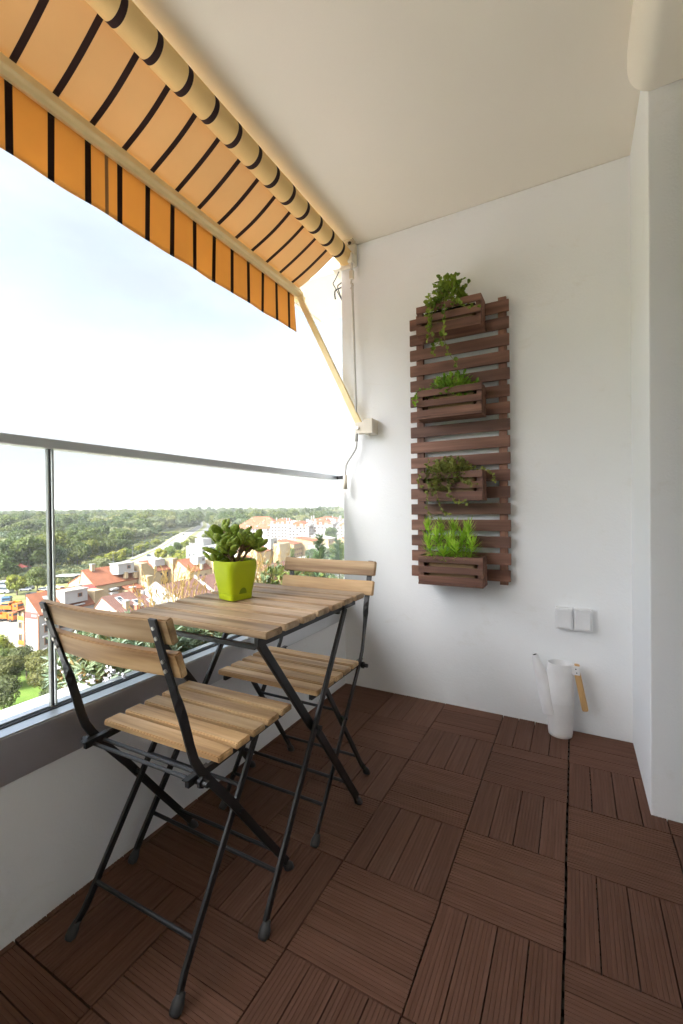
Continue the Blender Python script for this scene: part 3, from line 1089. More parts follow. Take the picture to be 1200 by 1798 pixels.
# ------------------------------------------------------------------ trellis on the end wall
TRY = YE - 0.001
root = thing('wall_trellis', 'tall dark brown slatted wooden trellis screwed to the end wall', 'trellis', (-0.511, TRY, 0.68))
SL = shared_slat('slat', 0.516, 0.014, 0.058, M['dark_wood'], bev=0.0015)
for k in range(17):
    o_ = link('slat', SL, root, (rnd.uniform(-0.0015, 0.0015), -0.0425, 2.081 - k * 0.0846 - 0.68))
    o_.rotation_euler = (0, rnd.uniform(-0.002, 0.002), pi if rnd.random() < 0.5 else 0)
for x in (-0.7175, -0.2875):
    up = MB().box(x + 0.511 - 0.0195, x + 0.511 + 0.0195, -0.0353, -0.013, 0.0, 1.452).build('stile', M['dark_wood_v'], root, bevel=0.0015)
    for z_ in (0.222, 1.155):
        MB().tube([(x + 0.511, -0.0385, z_), (x + 0.511, -0.035, z_)], 0.0055, 12).build('screw', M['rivet'], up)
    MB().box(x + 0.511 - 0.012, x + 0.511 + 0.012, -0.0128, 0.0, 0.2, 0.24).box(x + 0.511 - 0.012, x + 0.511 + 0.012, -0.0128, 0.0, 1.13, 1.18).build('spacer', M['dark_wood_v'], up)

def planter(z, label):
    """slatted box 0.325 wide, 0.12 deep, 0.152 tall hung on the trellis"""
    r_ = thing('planter_box', label, 'planter', (-0.528, YE - 0.0515, z), group='slatted planter boxes on the trellis')
    W2, D, H = 0.1625, 0.122, 0.152
    for k, (z0, h) in enumerate(((0.0125, 0.034), (0.0625, 0.032), (0.112, 0.039))):
        me = FSLAT if h < 0.04 else FSLAT2
        link('front_slat', me, r_, (0, -D + 0.006, z0 + h / 2))
        link('back_slat', me, r_, (0, -0.006, z0 + h / 2))
    for s_ in (-1, 1):
        MB().box(s_ * W2, s_ * (W2 - 0.011), -D + 0.0122, -0.0122, 0.0123, H - 0.001).build('side_board', M['dark_wood'], r_, bevel=0.001)
        for yy in (-D + 0.0122, -0.0122):
            s2 = 1 if yy < -0.06 else -1
            MB().box(s_ * (W2 - 0.0112), s_ * (W2 - 0.026), yy, yy + s2 * 0.014, 0.0124, H - 0.006).build('corner_post', M['dark_wood_v'], r_)
    MB().box(-W2 - 0.001, W2 + 0.001, -D - 0.0005, -0.0005, 0.0, 0.012).build('bottom_board', M['dark_wood'], r_, bevel=0.001)
    MB().box(-W2 + 0.045, W2 - 0.045, -D + 0.034, -0.03, 0.0122, 0.118).build('inner_pot', M['terracotta_pot'], r_, bevel=0.01)
    MB().box(-W2 + 0.036, W2 - 0.036, -D + 0.036, -0.036, 0.1182, 0.124).build('soil', M['soil'], r_)
    return r_
FSLAT = shared_slat('front_slat', 0.325, 0.012, 0.033, M['dark_wood'], bev=0.001)
FSLAT2 = shared_slat('front_slat', 0.325, 0.012, 0.039, M['dark_wood'], bev=0.001)
BOXZ = [1.965, 1.533, 1.108, 0.678]
planter(BOXZ[0], 'dark slatted planter box at the top of the trellis, seen from below')
planter(BOXZ[1], 'dark slatted planter box second from the top of the trellis')
planter(BOXZ[2], 'dark slatted planter box with trailing creeper, third from the top')
planter(BOXZ[3], 'dark slatted planter box at the foot of the trellis, holding spiky greens')

def add_leaf(mb, p, d, up, ln, wd, fold=0.25):
    """small two-plane blade: 6 verts"""
    d = Vector(d).normalized()
    s_ = d.cross(Vector(up))
    if s_.length < 1e-4:
        s_ = d.cross(Vector((1, 0, 0)))
    s_.normalize()
    n_ = s_.cross(d)
    p = Vector(p)
    m_ = p + d * (ln * 0.55)
    vv = [p, m_ + s_ * wd * 0.5 + n_ * fold * wd, p + d * ln, m_ - s_ * wd * 0.5 + n_ * fold * wd, m_, p + d * ln * 0.25 + s_ * wd * 0.36 + n_ * fold * wd * 0.6, p + d * ln * 0.25 - s_ * wd * 0.36 + n_ * fold * wd * 0.6, p + d * ln * 0.85 + s_ * wd * 0.30 + n_ * fold * wd * 0.5, p + d * ln * 0.85 - s_ * wd * 0.30 + n_ * fold * wd * 0.5]
    mb.add(vv, [(0, 4, 1, 5), (0, 6, 3, 4), (4, 2, 7, 1), (4, 3, 8, 2)])

def rdir(r_, zlo=-1, zhi=1):
    while True:
        v = Vector((r_.uniform(-1, 1), r_.uniform(-1, 1), r_.uniform(zlo, zhi)))
        if 0.05 < v.length < 1:
            return v.normalized()

def mound(root, r_, mat, stem_mat, n, c, rad, ln, wd, strands=(), strand_gap=0.016):
    lf, st = MB(), MB()
    for i in range(n):
        d = rdir(r_, -0.25, 1)
        f = r_.uniform(0.45, 1.0)
        p = Vector(c) + Vector((d.x * rad[0], d.y * rad[1], d.z * rad[2])) * f
        dd = (d + rdir(r_) * 0.8).normalized()
        s_ = r_.uniform(0.7, 1.25)
        add_leaf(lf, p, dd, (0, 0, 1) if abs(dd.z) < 0.8 else (0, 1, 0), ln * s_, wd * s_)
    for i in range(n // 9):
        d = rdir(r_, 0.0, 1)
        e = Vector(c) + Vector((d.x * rad[0], d.y * rad[1], d.z * rad[2])) * 0.9
        b0 = Vector(c) + Vector((d.x * rad[0] * .4, d.y * rad[1] * .4, -0.02))
        st.tube([b0, (b0 + e) / 2 + rdir(r_) * 0.008, e], 0.0012, 4)
    for pts in strands:
        pts = [Vector(q) for q in pts]
        fine = []
        for a, b_ in zip(pts[:-1], pts[1:]):
            k = max(2, int((b_ - a).length / strand_gap))
            for j in range(k):
                fine.append(a.lerp(b_, j / k) + rdir(r_) * 0.0025)
        fine.append(pts[-1])
        st.tube(fine, 0.0013, 5)
        for j, q in enumerate(fine):
            for side in (0, 1):
                if r_.random() < 0.8:
                    s_ = r_.uniform(0.6, 1.15)
                    dd = (rdir(r_) + Vector((0, -0.7, 0.2))).normalized()
                    add_leaf(lf, q, dd, (0, -1, 0.3), ln * s_, wd * s_)
    lf.build('leaves', mat, root, fix=False)
    st.build('stems', stem_mat, root, fix=False)

def bent(p0, ctrl, r_):
    return [p0] + ctrl
pr = random.Random(21)
FY = -0.125
# top: trailing plant hanging far down
r0 = thing('trailing_ivy', 'round-leaved trailing ivy spilling from the topmost planter box', 'plant', (-0.528, YE - 0.0515, BOXZ[0] + 0.124))
strands = [[(-0.04, -0.10, 0.04), (-0.06, -0.145, 0.02), (-0.075, -0.150, -0.06), (-0.082, -0.150, -0.13), (-0.05, -0.148, -0.185), (-0.02, -0.145, -0.21)],
           [(0.0, -0.10, 0.04), (-0.005, -0.145, 0.02), (-0.012, -0.148, -0.07), (-0.012, -0.148, -0.16), (0.002, -0.145, -0.23), (0.03, -0.14, -0.28), (0.05, -0.13, -0.32)],
           [(-0.05, -0.10, 0.04), (-0.075, -0.15, 0.01), (-0.09, -0.15, -0.05), (-0.085, -0.15, -0.11), (-0.095, -0.148, -0.165)],
           [(-0.07, -0.09, 0.03), (-0.085, -0.145, 0.0), (-0.075, -0.148, -0.08)],
           [(0.02, -0.10, 0.03), (0.05, -0.15, -0.0), (0.09, -0.155, -0.04), (0.15, -0.155, -0.052)],
           [(-0.012, -0.148, -0.16), (-0.06, -0.146, -0.20), (-0.066, -0.146, -0.24)],
           [(0.04, -0.06, 0.05), (0.08, -0.07, 0.10), (0.10, -0.07, 0.115)],
           [(0.0, -0.06, 0.1), (-0.005, -0.06, 0.15), (0.012, -0.06, 0.17)],
           [(-0.08, -0.06, 0.03), (-0.11, -0.08, 0.045), (-0.125, -0.08, 0.05)]]
mound(r0, pr, M['ivy'], M['ivy_stem'], 420, (-0.010, -0.075, 0.03), (0.105, 0.075, 0.145), 0.023, 0.021, strands)
# second: bright leafy herb
r0 = thing('leafy_herb', 'bright green leafy plant in the second planter box', 'plant', (-0.528, YE - 0.0515, BOXZ[1] + 0.124))
mound(r0, pr, M['herb'], M['ivy_stem'], 420, (0.005, -0.065, 0.01), (0.120, 0.055, 0.085), 0.030, 0.015, [[(-0.10, -0.05, 0.0), (-0.15, -0.09, 0.03), (-0.165, -0.12, -0.01), (-0.168, -0.125, -0.05)], [(-0.1, -0.06, 0.0), (-0.155, -0.1, 0.035), (-0.16, -0.11, 0.01)], [(-0.02, -0.06, 0.05), (-0.03, -0.07, 0.09)], [(0.06, -0.06, 0.05), (0.065, -0.07, 0.09)], [(0.09, -0.06, 0.03), (0.13, -0.07, 0.035)]], 0.011)
# third: olive creeper
r0 = thing('trailing_creeper', 'small-leaved olive creeper tumbling over the third planter box', 'plant', (-0.528, YE - 0.0515, BOXZ[2] + 0.124))
strands = [[(-0.08, -0.09, 0.03), (-0.11, -0.14, 0.0), (-0.10, -0.145, -0.06), (-0.105, -0.146, -0.14), (-0.10, -0.14, -0.19), (-0.07, -0.13, -0.22), (-0.03, -0.12, -0.235)],
           [(-0.06, -0.10, 0.03), (-0.06, -0.145, -0.01), (-0.055, -0.146, -0.10), (-0.04, -0.146, -0.15), (-0.01, -0.14, -0.19), (0.0, -0.14, -0.19)],
           [(0.0, -0.10, 0.03), (0.0, -0.145, -0.02), (0.005, -0.148, -0.09), (0.04, -0.148, -0.125), (0.08, -0.148, -0.13), (0.09, -0.148, -0.14)],
           [(0.05, -0.08, 0.03), (0.11, -0.09, 0.035), (0.16, -0.08, 0.03), (0.20, -0.075, 0.005), (0.215, -0.075, -0.03)],
           [(0.03, -0.10, 0.02), (0.07, -0.145, -0.03), (0.12, -0.148, -0.045), (0.15, -0.148, -0.045)],
           [(-0.10, -0.08, 0.02), (-0.14, -0.12, 0.02), (-0.16, -0.13, -0.005), (-0.14, -0.13, -0.05)],
           [(-0.10, -0.06, 0.03), (-0.13, -0.06, 0.07), (-0.12, -0.06, 0.09)],
           [(-0.03, -0.1, 0.0), (-0.08, -0.145, -0.05), (-0.075, -0.147, -0.10)]]
mound(r0, pr, M['creeper'], M['ivy_stem'], 760, (-0.005, -0.075, 0.005), (0.125, 0.08, 0.095), 0.018, 0.015, strands, 0.012)
for q in range(1):
    lf = MB()
    for i in range(260):
        d = rdir(pr, -0.9, 0.4)
        p = Vector((-0.035, -0.125, 0.0)) + Vector((d.x * 0.075, d.y * 0.035, d.z * 0.06))
        add_leaf(lf, p, (d + Vector((0, -0.8, 0.1))).normalized(), (0, 0, 1), 0.016, 0.013)
    lf.build('leaves', M['creeper'], r0, fix=False)
# fourth: spiky rosettes
r0 = thing('spiky_sedum', 'fresh green plant with needle leaves in the lowest planter box', 'plant', (-0.528, YE - 0.0515, BOXZ[3] + 0.122))
r0.scale = (1.06, 1.06, 1.2)
lf, st = MB(), MB()
for bx, by, tx, ty, h in ((-0.10, -0.06, -0.115, -0.075, 0.15), (-0.05, -0.05, -0.055, -0.06, 0.155), (0.0, -0.05, 0.005, -0.06, 0.145), (0.06, -0.06, 0.085, -0.085, 0.145), (-0.09, -0.08, -0.10, -0.115, 0.075), (-0.03, -0.08, -0.03, -0.125, 0.035), (0.03, -0.08, 0.03, -0.12, 0.06), (0.085, -0.07, 0.105, -0.10, 0.08), (-0.06, -0.06, -0.07, -0.09, 0.11), (0.04, -0.05, 0.05, -0.06, 0.11), (0.0, -0.07, -0.005, -0.1, 0.09)):
    a, b_ = Vector((bx, by, 0)), Vector((tx, ty, h))
    st.tube([a, a.lerp(b_, 0.5) + rdir(pr) * 0.004, b_], 0.0022, 5)
    for k in range(120):
        s_ = pr.random() ** 0.7
        p = a.lerp(b_, 0.12 + 0.88 * s_)
        th = pr.uniform(0, 2 * pi)
        el = -0.25 + 1.35 * s_ ** 2 + pr.uniform(-0.15, 0.15)
        d = Vector((cos(th) * cos(el), sin(th) * cos(el), sin(el)))
        ln = pr.uniform(0.040, 0.066)
        d2 = (d + Vector((0, 0, 0.35))).normalized()
        q = p + d * ln * 0.55
        e = q + d2 * ln * 0.45
        sd_ = d.cross(Vector((0, 0, 1)))
        sd_ = sd_.normalized() if sd_.length > 1e-3 else Vector((1, 0, 0))
        w_ = 0.0026
        lf.add([p - sd_ * w_ * 0.6, p + sd_ * w_ * 0.6, q + sd_ * w_, q - sd_ * w_, e], [(0, 1, 2, 3), (3, 2, 4)])
lf.build('leaves', M['spiky'], r0, fix=False)
st.build('stems', M['spiky'], r0, fix=False)

# ------------------------------------------------------------------ switches and watering can
for i, (x0, x1, lab) in enumerate(((-0.056, 0.019, 'left of two white covered sockets low on the end wall'), (0.022, 0.098, 'right of two white covered sockets low on the end wall'))):
    c_ = (x0 + x1) / 2
    r0 = thing('wall_socket', lab, 'socket', (c_, YE, 0.488), group='sockets on the end wall')
    hw = (x1 - x0) / 2
    MB().box(-hw, hw, -0.038, -0.0005, 0, 0.102).build('housing', M['switch'], r0, bevel=0.004)
    MB().box(-hw + 0.007, hw - 0.007, -0.044, -0.0382, 0.008, 0.093).build('flap', M['switch'], r0, bevel=0.003)
    MB().box(-0.015, 0.015, -0.045, -0.040, 0.0935, 0.0985).build('hinge', M['switch'], r0, bevel=0.001)

WX, WY = -0.036, 0.214
root = thing('watering_can', 'tall slim white watering can with wooden handle on the floor', 'watering can', (WX, WY, 0.0005))
body = [(0.047, 0.0), (0.050, 0.003), (0.0525, 0.02), (0.056, 0.09), (0.0575, 0.16)]
body2 = [(0.0575, 0.1602), (0.0572, 0.22), (0.055, 0.28), (0.0525, 0.325), (0.051, 0.341), (0.0495, 0.3415), (0.0485, 0.338), (0.050, 0.30), (0.053, 0.2)]
smooth_by_angle(MB().lathe(body, (0, 0, 0), 40, 1, 0.82, True, False).build('lower_body', M['can_lower'], root), 50)
smooth_by_angle(MB().lathe(body2, (0, 0, 0), 40, 1, 0.82, False, True).build('body', M['white_metal'], root), 50)
sp = MB()
pts = [(-0.032, 0, 0.105), (-0.066, -0.002, 0.225), (-0.088, -0.003, 0.300), (-0.108, -0.004, 0.364)]
sp.tube(pts, [0.044, 0.035, 0.024, 0.0135], 20)
so = sp.build('spout', M['white_metal'], root, smooth=True)
smooth_by_angle(so, 50)
MB().tube([(-0.1079, -0.004, 0.3638), (-0.1083, -0.004, 0.3648)], 0.009, 16).build('spout_mouth', M['dark_hole'], so)
hm = MB()
hm.beam((0.068, -0.004, 0.322), (0.104, -0.006, 0.135), 0.024, 0.027, (0, 1, 0))
hd = hm.build('handle', M['oak'], root, bevel=0.008)
bk = MB().beam((0.040, -0.002, 0.318), (0.084, -0.004, 0.318), 0.028, 0.042, (0, 1, 0)).build('handle_bracket', M['white_metal'], root, bevel=0.004)
for z_ in (0.326, 0.309):
    MB().tube([(0.066 + (0.326 - z_) * 0.2, -0.0195, z_), (0.066 + (0.326 - z_) * 0.2, -0.015, z_)], 0.0026, 8).build('screw', M['dark_hole'], bk)
MB().beam((0.071, -0.004, 0.345), (0.0705, -0.004, 0.3385), 0.021, 0.022, (0, 1, 0)).build('handle_tip', M['oak'], root, bevel=0.004)

# ------------------------------------------------------------------ plants in the trough outside
M['shrub'] = leafy('grey_green_shrub_leaf', (0.10, 0.15, 0.07), (0.24, 0.29, 0.17), 0.5, 0.2, False, 5)
M['shrub_tip'] = leafy('silver_green_rosette', (0.16, 0.24, 0.17), (0.33, 0.40, 0.30), 0.5, 0.2, False, 8)
M['dry'] = leafy('dry_grass_straw', (0.40, 0.27, 0.12), (0.60, 0.44, 0.23), 0.7, 0.3, False, 6)
M['dry_leaf'] = leafy('withered_leaf', (0.20, 0.12, 0.05), (0.42, 0.30, 0.15), 0.7, 0.25, False, 9)
M['blue_grass'] = leafy('fine_blue_grass', (0.13, 0.19, 0.10), (0.30, 0.34, 0.20), 0.6, 0.2, False, 5)
M['fern'] = leafy('dark_cypress_leaf', (0.06, 0.115, 0.05), (0.17, 0.26, 0.11), 0.5, 0.2, False, 6)
M['olive_leaf'] = leafy('yellow_green_shrub_leaf', (0.09, 0.15, 0.03), (0.30, 0.34, 0.10), 0.5, 0.25, False, 8)
M['petal'] = plain('white_petal', (0.78, 0.75, 0.80), 0.6)
gr = random.Random(77)
TROUGH_Z = 0.375

def rosette(mb, p, d, n, ln, wd, r_):
    d = Vector(d).normalized()
    for k in range(n):
        v = (rdir(r_) + d * 0.75).normalized()
        add_leaf(mb, Vector(p) + v * ln * 0.08, v, d if abs(v.dot(d)) < 0.9 else (1, 0, 0), ln * r_.uniform(0.75, 1.2), wd, 0.15)

def shrub(label, cx, cy_, rx, ry, top, n, mats, ln, wd, petals=0, name='planter_shrub', low=0.0):
    root = thing(name, label, 'shrub', (cx, cy_, TROUGH_Z))
    a, b_, dry, st = MB(), MB(), MB(), MB()
    for i in range(n):
        th = gr.uniform(0, 2 * pi)
        rr = sqrt(gr.random())
        x, y = rx * rr * cos(th), ry * rr * sin(th)
        z = (top - TROUGH_Z) * (1 - 0.30 * rr ** 2) * gr.uniform(0.22, 1.0) + low * rr
        p = Vector((x, y, z))
        b0 = Vector((x * 0.45, y * 0.55, -0.02))
        m_ = (b0 + p) / 2 + rdir(gr) * 0.02
        if i % 2 == 0:
            st.tube([b0, m_, p], 0.0028, 4, r1=0.0015)
        d = (p - m_).normalized()
        rosette(b_ if gr.random() < 0.55 else a, p, d, 9, ln, wd, gr)
        for k in range(3):
            q = m_.lerp(p, gr.uniform(0.0, 0.8))
            rosette(dry if gr.random() < 0.45 else a, q, d, 4, ln * 0.8, wd, gr)
    a.build('leaves', M[mats[0]], root, fix=False)
    b_.build('leaf_tips', M[mats[1]], root, fix=False)
    dry.build('dead_leaves', M['dry_leaf'], root, fix=False)
    st.build('stems', M['ivy_stem'], root, fix=False)
    if petals:
        fl_ = MB()
        for i in range(petals):
            c_ = Vector((gr.uniform(-rx, rx) + 0.05, gr.uniform(-ry, ry), gr.uniform(0.03, 0.7) * (top - TROUGH_Z)))
            for k in range(6):
                rosette(fl_, c_ + rdir(gr) * 0.012, rdir(gr), 3, 0.011, 0.009, gr)
        fl_.build('flowers', M['petal'], root, fix=False)
    return root

shrub('grey green bushy shrub outside the glass behind the near chair back', -1.56, -0.94, 0.23, 0.25, 0.625, 460, ('shrub', 'shrub_tip'), 0.038, 0.0085, 60, low=0.03)
shrub('silvery leaved shrub outside the glass, seen between the back slats of the near chair', -1.57, -0.56, 0.23, 0.26, 0.60, 460, ('shrub', 'shrub_tip'), 0.038, 0.0085, 20)
shrub('leafy yellow green shrub rising beyond the lime pot outside the glass', -1.57, 0.08, 0.17, 0.17, 0.76, 150, ('shrub', 'olive_leaf'), 0.040, 0.015, 0, low=0.0)
shrub('low green shrub outside the glass behind the far chair back', -1.57, 0.42, 0.19, 0.22, 0.73, 170, ('fern', 'olive_leaf'), 0.038, 0.012, 0)

def grass_tuft(label, cx, cy_, rx, ry, h, n, mat, w_, lean, seed_heads=False, name='grass_tuft'):
    root = thing(name, label, 'grass', (cx, cy_, TROUGH_Z))
    mb, hd_ = MB(), MB()
    for i in range(n):
        b0 = Vector((gr.uniform(-rx, rx) * 0.6, gr.uniform(-ry, ry) * 0.7, 0))
        hh = h * gr.uniform(0.55, 1.0)
        dv = Vector((gr.uniform(-1, 1), gr.uniform(-1, 1), 0)) * lean * hh
        pts = [b0 + dv * (s_ ** 1.8) + Vector((0, 0, hh * s_ * (1 - 0.12 * s_))) for s_ in (0, 0.25, 0.5, 0.75, 1.0)]
        a = gr.uniform(0, 2 * pi)
        sd_ = Vector((cos(a), sin(a), 0))
        vv, ff = [], []
        for j, q in enumerate(pts):
            ww = w_ * (1 - 0.75 * j / 4)
            vv += [q - sd_ * ww, q + sd_ * ww]
        ff = [(2 * j, 2 * j + 1, 2 * j + 3, 2 * j + 2) for j in range(4)]
        mb.add(vv, ff)
        if seed_heads:
            for k in range(10):
                q = pts[-1].lerp(pts[-2], gr.random() * 0.95)
                add_leaf(hd_, q, (rdir(gr) * 0.5 + (pts[-1] - pts[-2]).normalized()).normalized(), (1, 0, 0.2), 0.022, 0.0035)
    mb.build('blades', M[mat], root, fix=False)
    if seed_heads:
        hd_.build('seed_heads', M[mat], root, fix=False)
    return root

grass_tuft('tall dry straw grass outside the glass left of the lime pot', -1.64, -0.60, 0.16, 0.24, 0.50, 80, 'dry', 0.0027, 0.26, True)
grass_tuft('tall dry straw grass outside the glass right of the lime pot', -1.62, -0.02, 0.16, 0.26, 0.56, 110, 'dry', 0.0028, 0.30, True)
grass_tuft('fine blue green grass clump outside the glass under the table edge', -1.54, -0.24, 0.18, 0.24, 0.26, 1100, 'blue_grass', 0.0013, 0.55)

def cypress(label, x, y, h, r_, seed):
    root = thing('young_cypress', label, 'tree', (x, y, TROUGH_Z))
    cr_ = random.Random(seed)
    lf = MB()
    MB().tube([(0, 0, -0.02), (0.006, 0.004, h * 0.5), (0, 0, h * 0.97)], 0.006, 6, r1=0.0015).build('trunk', M['jade_stem'], root)
    n = 150
    for i in range(n):
        s_ = (i + cr_.random()) / n
        z = h * (0.04 + 0.96 * s_)
        ln = r_ * (1 - s_) ** 0.7 * cr_.uniform(0.6, 1.1) + 0.02
        th = cr_.uniform(0, 2 * pi)
        d = Vector((cos(th), sin(th), 0.75)).normalized()
        p0 = Vector((0, 0, z))
        for k in range(9):
            q = p0 + d * ln * (k + 1) / 9
            for side in (-1, 1):
                v = (d + Vector((-sin(th), cos(th), 0)) * side * 0.8 + rdir(cr_) * 0.25).normalized()
                add_leaf(lf, q, v, (0, 0, 1), 0.030 * (1 - 0.5 * k / 9), 0.006, 0.1)
    lf.build('crown', M['fern'], root, fix=False)
cypress('slender young conifer outside the glass behind the far chair back', -1.58, 0.60, 0.50, 0.11, 3)
cypress('shorter young conifer outside the glass closest to the end wall', -1.56, 0.84, 0.45, 0.15, 4)
cypress('dark low conifer outside the glass between the other two', -1.66, 0.72, 0.36, 0.15, 5)

# ------------------------------------------------------------------ the view: ground, roads
G = -30.0
GM = {}
def ground_mat():
    m, t, n, b, l = new_mat('meadow_and_woodland_floor')
    v = coords(t)
    big = noise(t, v, 0.006, 5, 0.6)
    fine = noise(t, v, 0.35, 5, 0.65)
    c = ramp(t, big, [(0.35, (0.06, 0.08, 0.035)), (0.55, (0.11, 0.13, 0.05)), (0.7, (0.17, 0.17, 0.08))])
    c = mixc(t, 1.0, c, ramp(t, fine, [(0.3, (0.7, 0.72, 0.7)), (0.7, (1.25, 1.25, 1.1))]), 'MULTIPLY')
    l(c, b.inputs['Base Color'])
    b.inputs['Roughness'].default_value = 0.95
    l(bump(t, fine, 0.6, 0.4), b.inputs['Normal'])
    return m
ground = MB().quad((-16000, -16000, G), (16000, -16000, G), (16000, 16000, G), (-16000, 16000, G)).build('ground', ground_mat(), fix=False)
tag(ground, kind='structure')

M['asphalt'] = speckled('pale_asphalt', (0.15, 0.147, 0.14), (0.20, 0.195, 0.185), 0.5, 0.9, 0.3, 6, 0.02)
M['concrete'] = speckled('dusty_concrete_yard', (0.20, 0.18, 0.15), (0.30, 0.27, 0.23), 0.12, 0.95, 0.3, 3, 0.03)
M['paving'] = speckled('pale_paving', (0.30, 0.275, 0.24), (0.38, 0.35, 0.31), 0.4, 0.9, 0.2, 4, 0.02)
M['lawn'] = speckled('bright_lawn', (0.08, 0.15, 0.012), (0.15, 0.23, 0.03), 0.25, 0.95, 0.5, 5, 0.08)
M['verge'] = speckled('dry_verge_grass', (0.11, 0.125, 0.03), (0.20, 0.19, 0.07), 0.12, 0.95, 0.5, 3, 0.1)
M['paint'] = plain('road_paint', (0.75, 0.75, 0.72), 0.7)

def strip(name, pts, width, z, mat, offset=0.0, kind='structure'):
    pts = [Vector((x, y, 0)) for x, y in pts]
    vv = []
    n = len(pts)
    for i, q in enumerate(pts):
        t_ = (pts[min(i + 1, n - 1)] - pts[max(i - 1, 0)]).normalized()
        s_ = Vector((-t_.y, t_.x, 0))
        a, b_ = q + s_ * (offset + width / 2), q + s_ * (offset - width / 2)
        vv += [(a.x, a.y, z), (b_.x, b_.y, z)]
    o_ = MB().add(vv, [(2 * i, 2 * i + 1, 2 * i + 3, 2 * i + 2) for i in range(n - 1)]).build(name, mat, fix=False)
    # face up
    if o_.data.polygons[0].normal.z < 0:
        o_.data.flip_normals()
    tag(o_, kind=kind)
    return o_

ROAD = [(-150, 84), (-182, 116), (-205, 142), (-232, 172), (-256, 200), (-296, 247), (-340, 293), (-390, 343), (-460, 418), (-528, 492), (-640, 610), (-900, 860)]
strip('road_verge', ROAD, 62, G + 0.02, M['verge'], 2)
strip('road', ROAD, 11, G + 0.06, M['asphalt'], 0)
strip('road', ROAD[5:], 9, G + 0.07, M['asphalt'], -17)
strip('pavement', ROAD, 3.0, G + 0.16, M['paving'], 9.5)
strip('road', [(-300, 250), (-322, 246), (-345, 252), (-366, 270), (-400, 300)], 10, G + 0.08, M['asphalt'], 0)
for off in (-5.0, 5.0):
    strip('road_marking', ROAD, 0.25, G + 0.09, M['paint'], off)
mk = MB()
for i in range(len(ROAD) - 1):
    a, b_ = Vector(ROAD[i] + (0,)), Vector(ROAD[i + 1] + (0,))
    d = (b_ - a)
    s_ = Vector((-d.y, d.x, 0)).normalized() * 0.12
    k = 0.0
    while k < d.length - 4:
        p, q = a + d.normalized() * k, a + d.normalized() * (k + 4)
        mk.quad((p + s_).to_tuple()[:2] + (G + 0.095,), (p - s_).to_tuple()[:2] + (G + 0.095,), (q - s_).to_tuple()[:2] + (G + 0.095,), (q + s_).to_tuple()[:2] + (G + 0.095,))
        k += 10
tag(mk.build('lane_marking', M['paint'], fix=False), kind='structure')
def sheet(name, poly, z, mat):
    o_ = MB().add([(x, y, z) for x, y in poly], [tuple(range(len(poly)))]).build(name, mat, fix=False)
    if o_.data.polygons[0].normal.z < 0:
        o_.data.flip_normals()
    tag(o_, kind='structure')
sheet('yard', [(-112, 42), (-104, 52), (-112, 80), (-150, 104), (-190, 122), (-214, 118), (-232, 88), (-200, 66), (-150, 48)], G + 0.012, M['concrete'])
sheet('street', [(-100, 30), (-108, 44), (-150, 62), (-190, 82), (-194, 76), (-150, 50), (-112, 30)], G + 0.03, M['asphalt'])
sheet('bounce_paving', [(-96, -200), (-96, 30), (-58, 44), (-30, 60), (60, 60), (60, -200)], G + 0.004, M['paving'])  # ground below the balcony, added pale to bounce warm light upward
sheet('lawn', [(-58, 18), (-92, 30), (-98, 44), (-66, 56), (-40, 40)], G + 0.016, M['lawn'])
sheet('town_paving', [(-60, 44), (-104, 46), (-120, 70), (-150, 96), (-172, 150), (-200, 200), (-300, 330), (-180, 420), (-60, 380), (-40, 120)], G + 0.008, M['paving'])

# ------------------------------------------------------------------ buildings
M['wall_white'] = speckled('white_render', (0.28, 0.272, 0.26), (0.345, 0.335, 0.32), 0.25, 0.9, 0.1, 4, 0.02)
M['wall_cream'] = speckled('cream_render', (0.31, 0.235, 0.135), (0.37, 0.285, 0.175), 0.3, 0.9, 0.1, 4, 0.02)
M['wall_tan'] = speckled('tan_render', (0.25, 0.185, 0.095), (0.31, 0.235, 0.13), 0.3, 0.9, 0.1, 4, 0.02)
M['wall_pink'] = speckled('pale_pink_render', (0.42, 0.31, 0.24), (0.48, 0.36, 0.29), 0.3, 0.9, 0.1, 4, 0.02)
M['roof_orange'] = roof_mat('orange_clay_tiles', (0.17, 0.055, 0.023), (0.25, 0.088, 0.040))
M['roof_red'] = roof_mat('red_sheet_roof', (0.22, 0.04, 0.032), (0.30, 0.06, 0.048), 0.5)
M['roof_brown'] = roof_mat('brown_tiles', (0.105, 0.048, 0.034), (0.155, 0.075, 0.055))
M['roof_grey'] = speckled('flat_roof_felt', (0.28, 0.26, 0.23), (0.36, 0.34, 0.30), 0.4, 0.9)
M['win_dark'] = plain('dark_window_glass', (0.045, 0.05, 0.055), 0.12)
M['win_frame'] = plain('window_frame', (0.30, 0.29, 0.27), 0.5)
M['win_brown'] = plain('brown_window_frame', (0.20, 0.10, 0.06), 0.6)
M['brick'] = speckled('red_brick', (0.36, 0.10, 0.05), (0.48, 0.16, 0.09), 1.2, 0.9)
M['lamp_grey'] = plain('lamp_post_grey', (0.16, 0.16, 0.16), 0.5)
M['balcony_orange'] = plain('orange_balcony_panel', (0.36, 0.17, 0.02), 0.6)
M['sign_red'] = plain('red_sign_band', (0.34, 0.07, 0.06), 0.6)
M['drain'] = plain('copper_downpipe', (0.36, 0.17, 0.10), 0.5)

BR = radians(4.5)
def bld(name, label, x, y, rot=BR, cat='building'):
    return thing(name, label, cat, (x, y, G), rot)

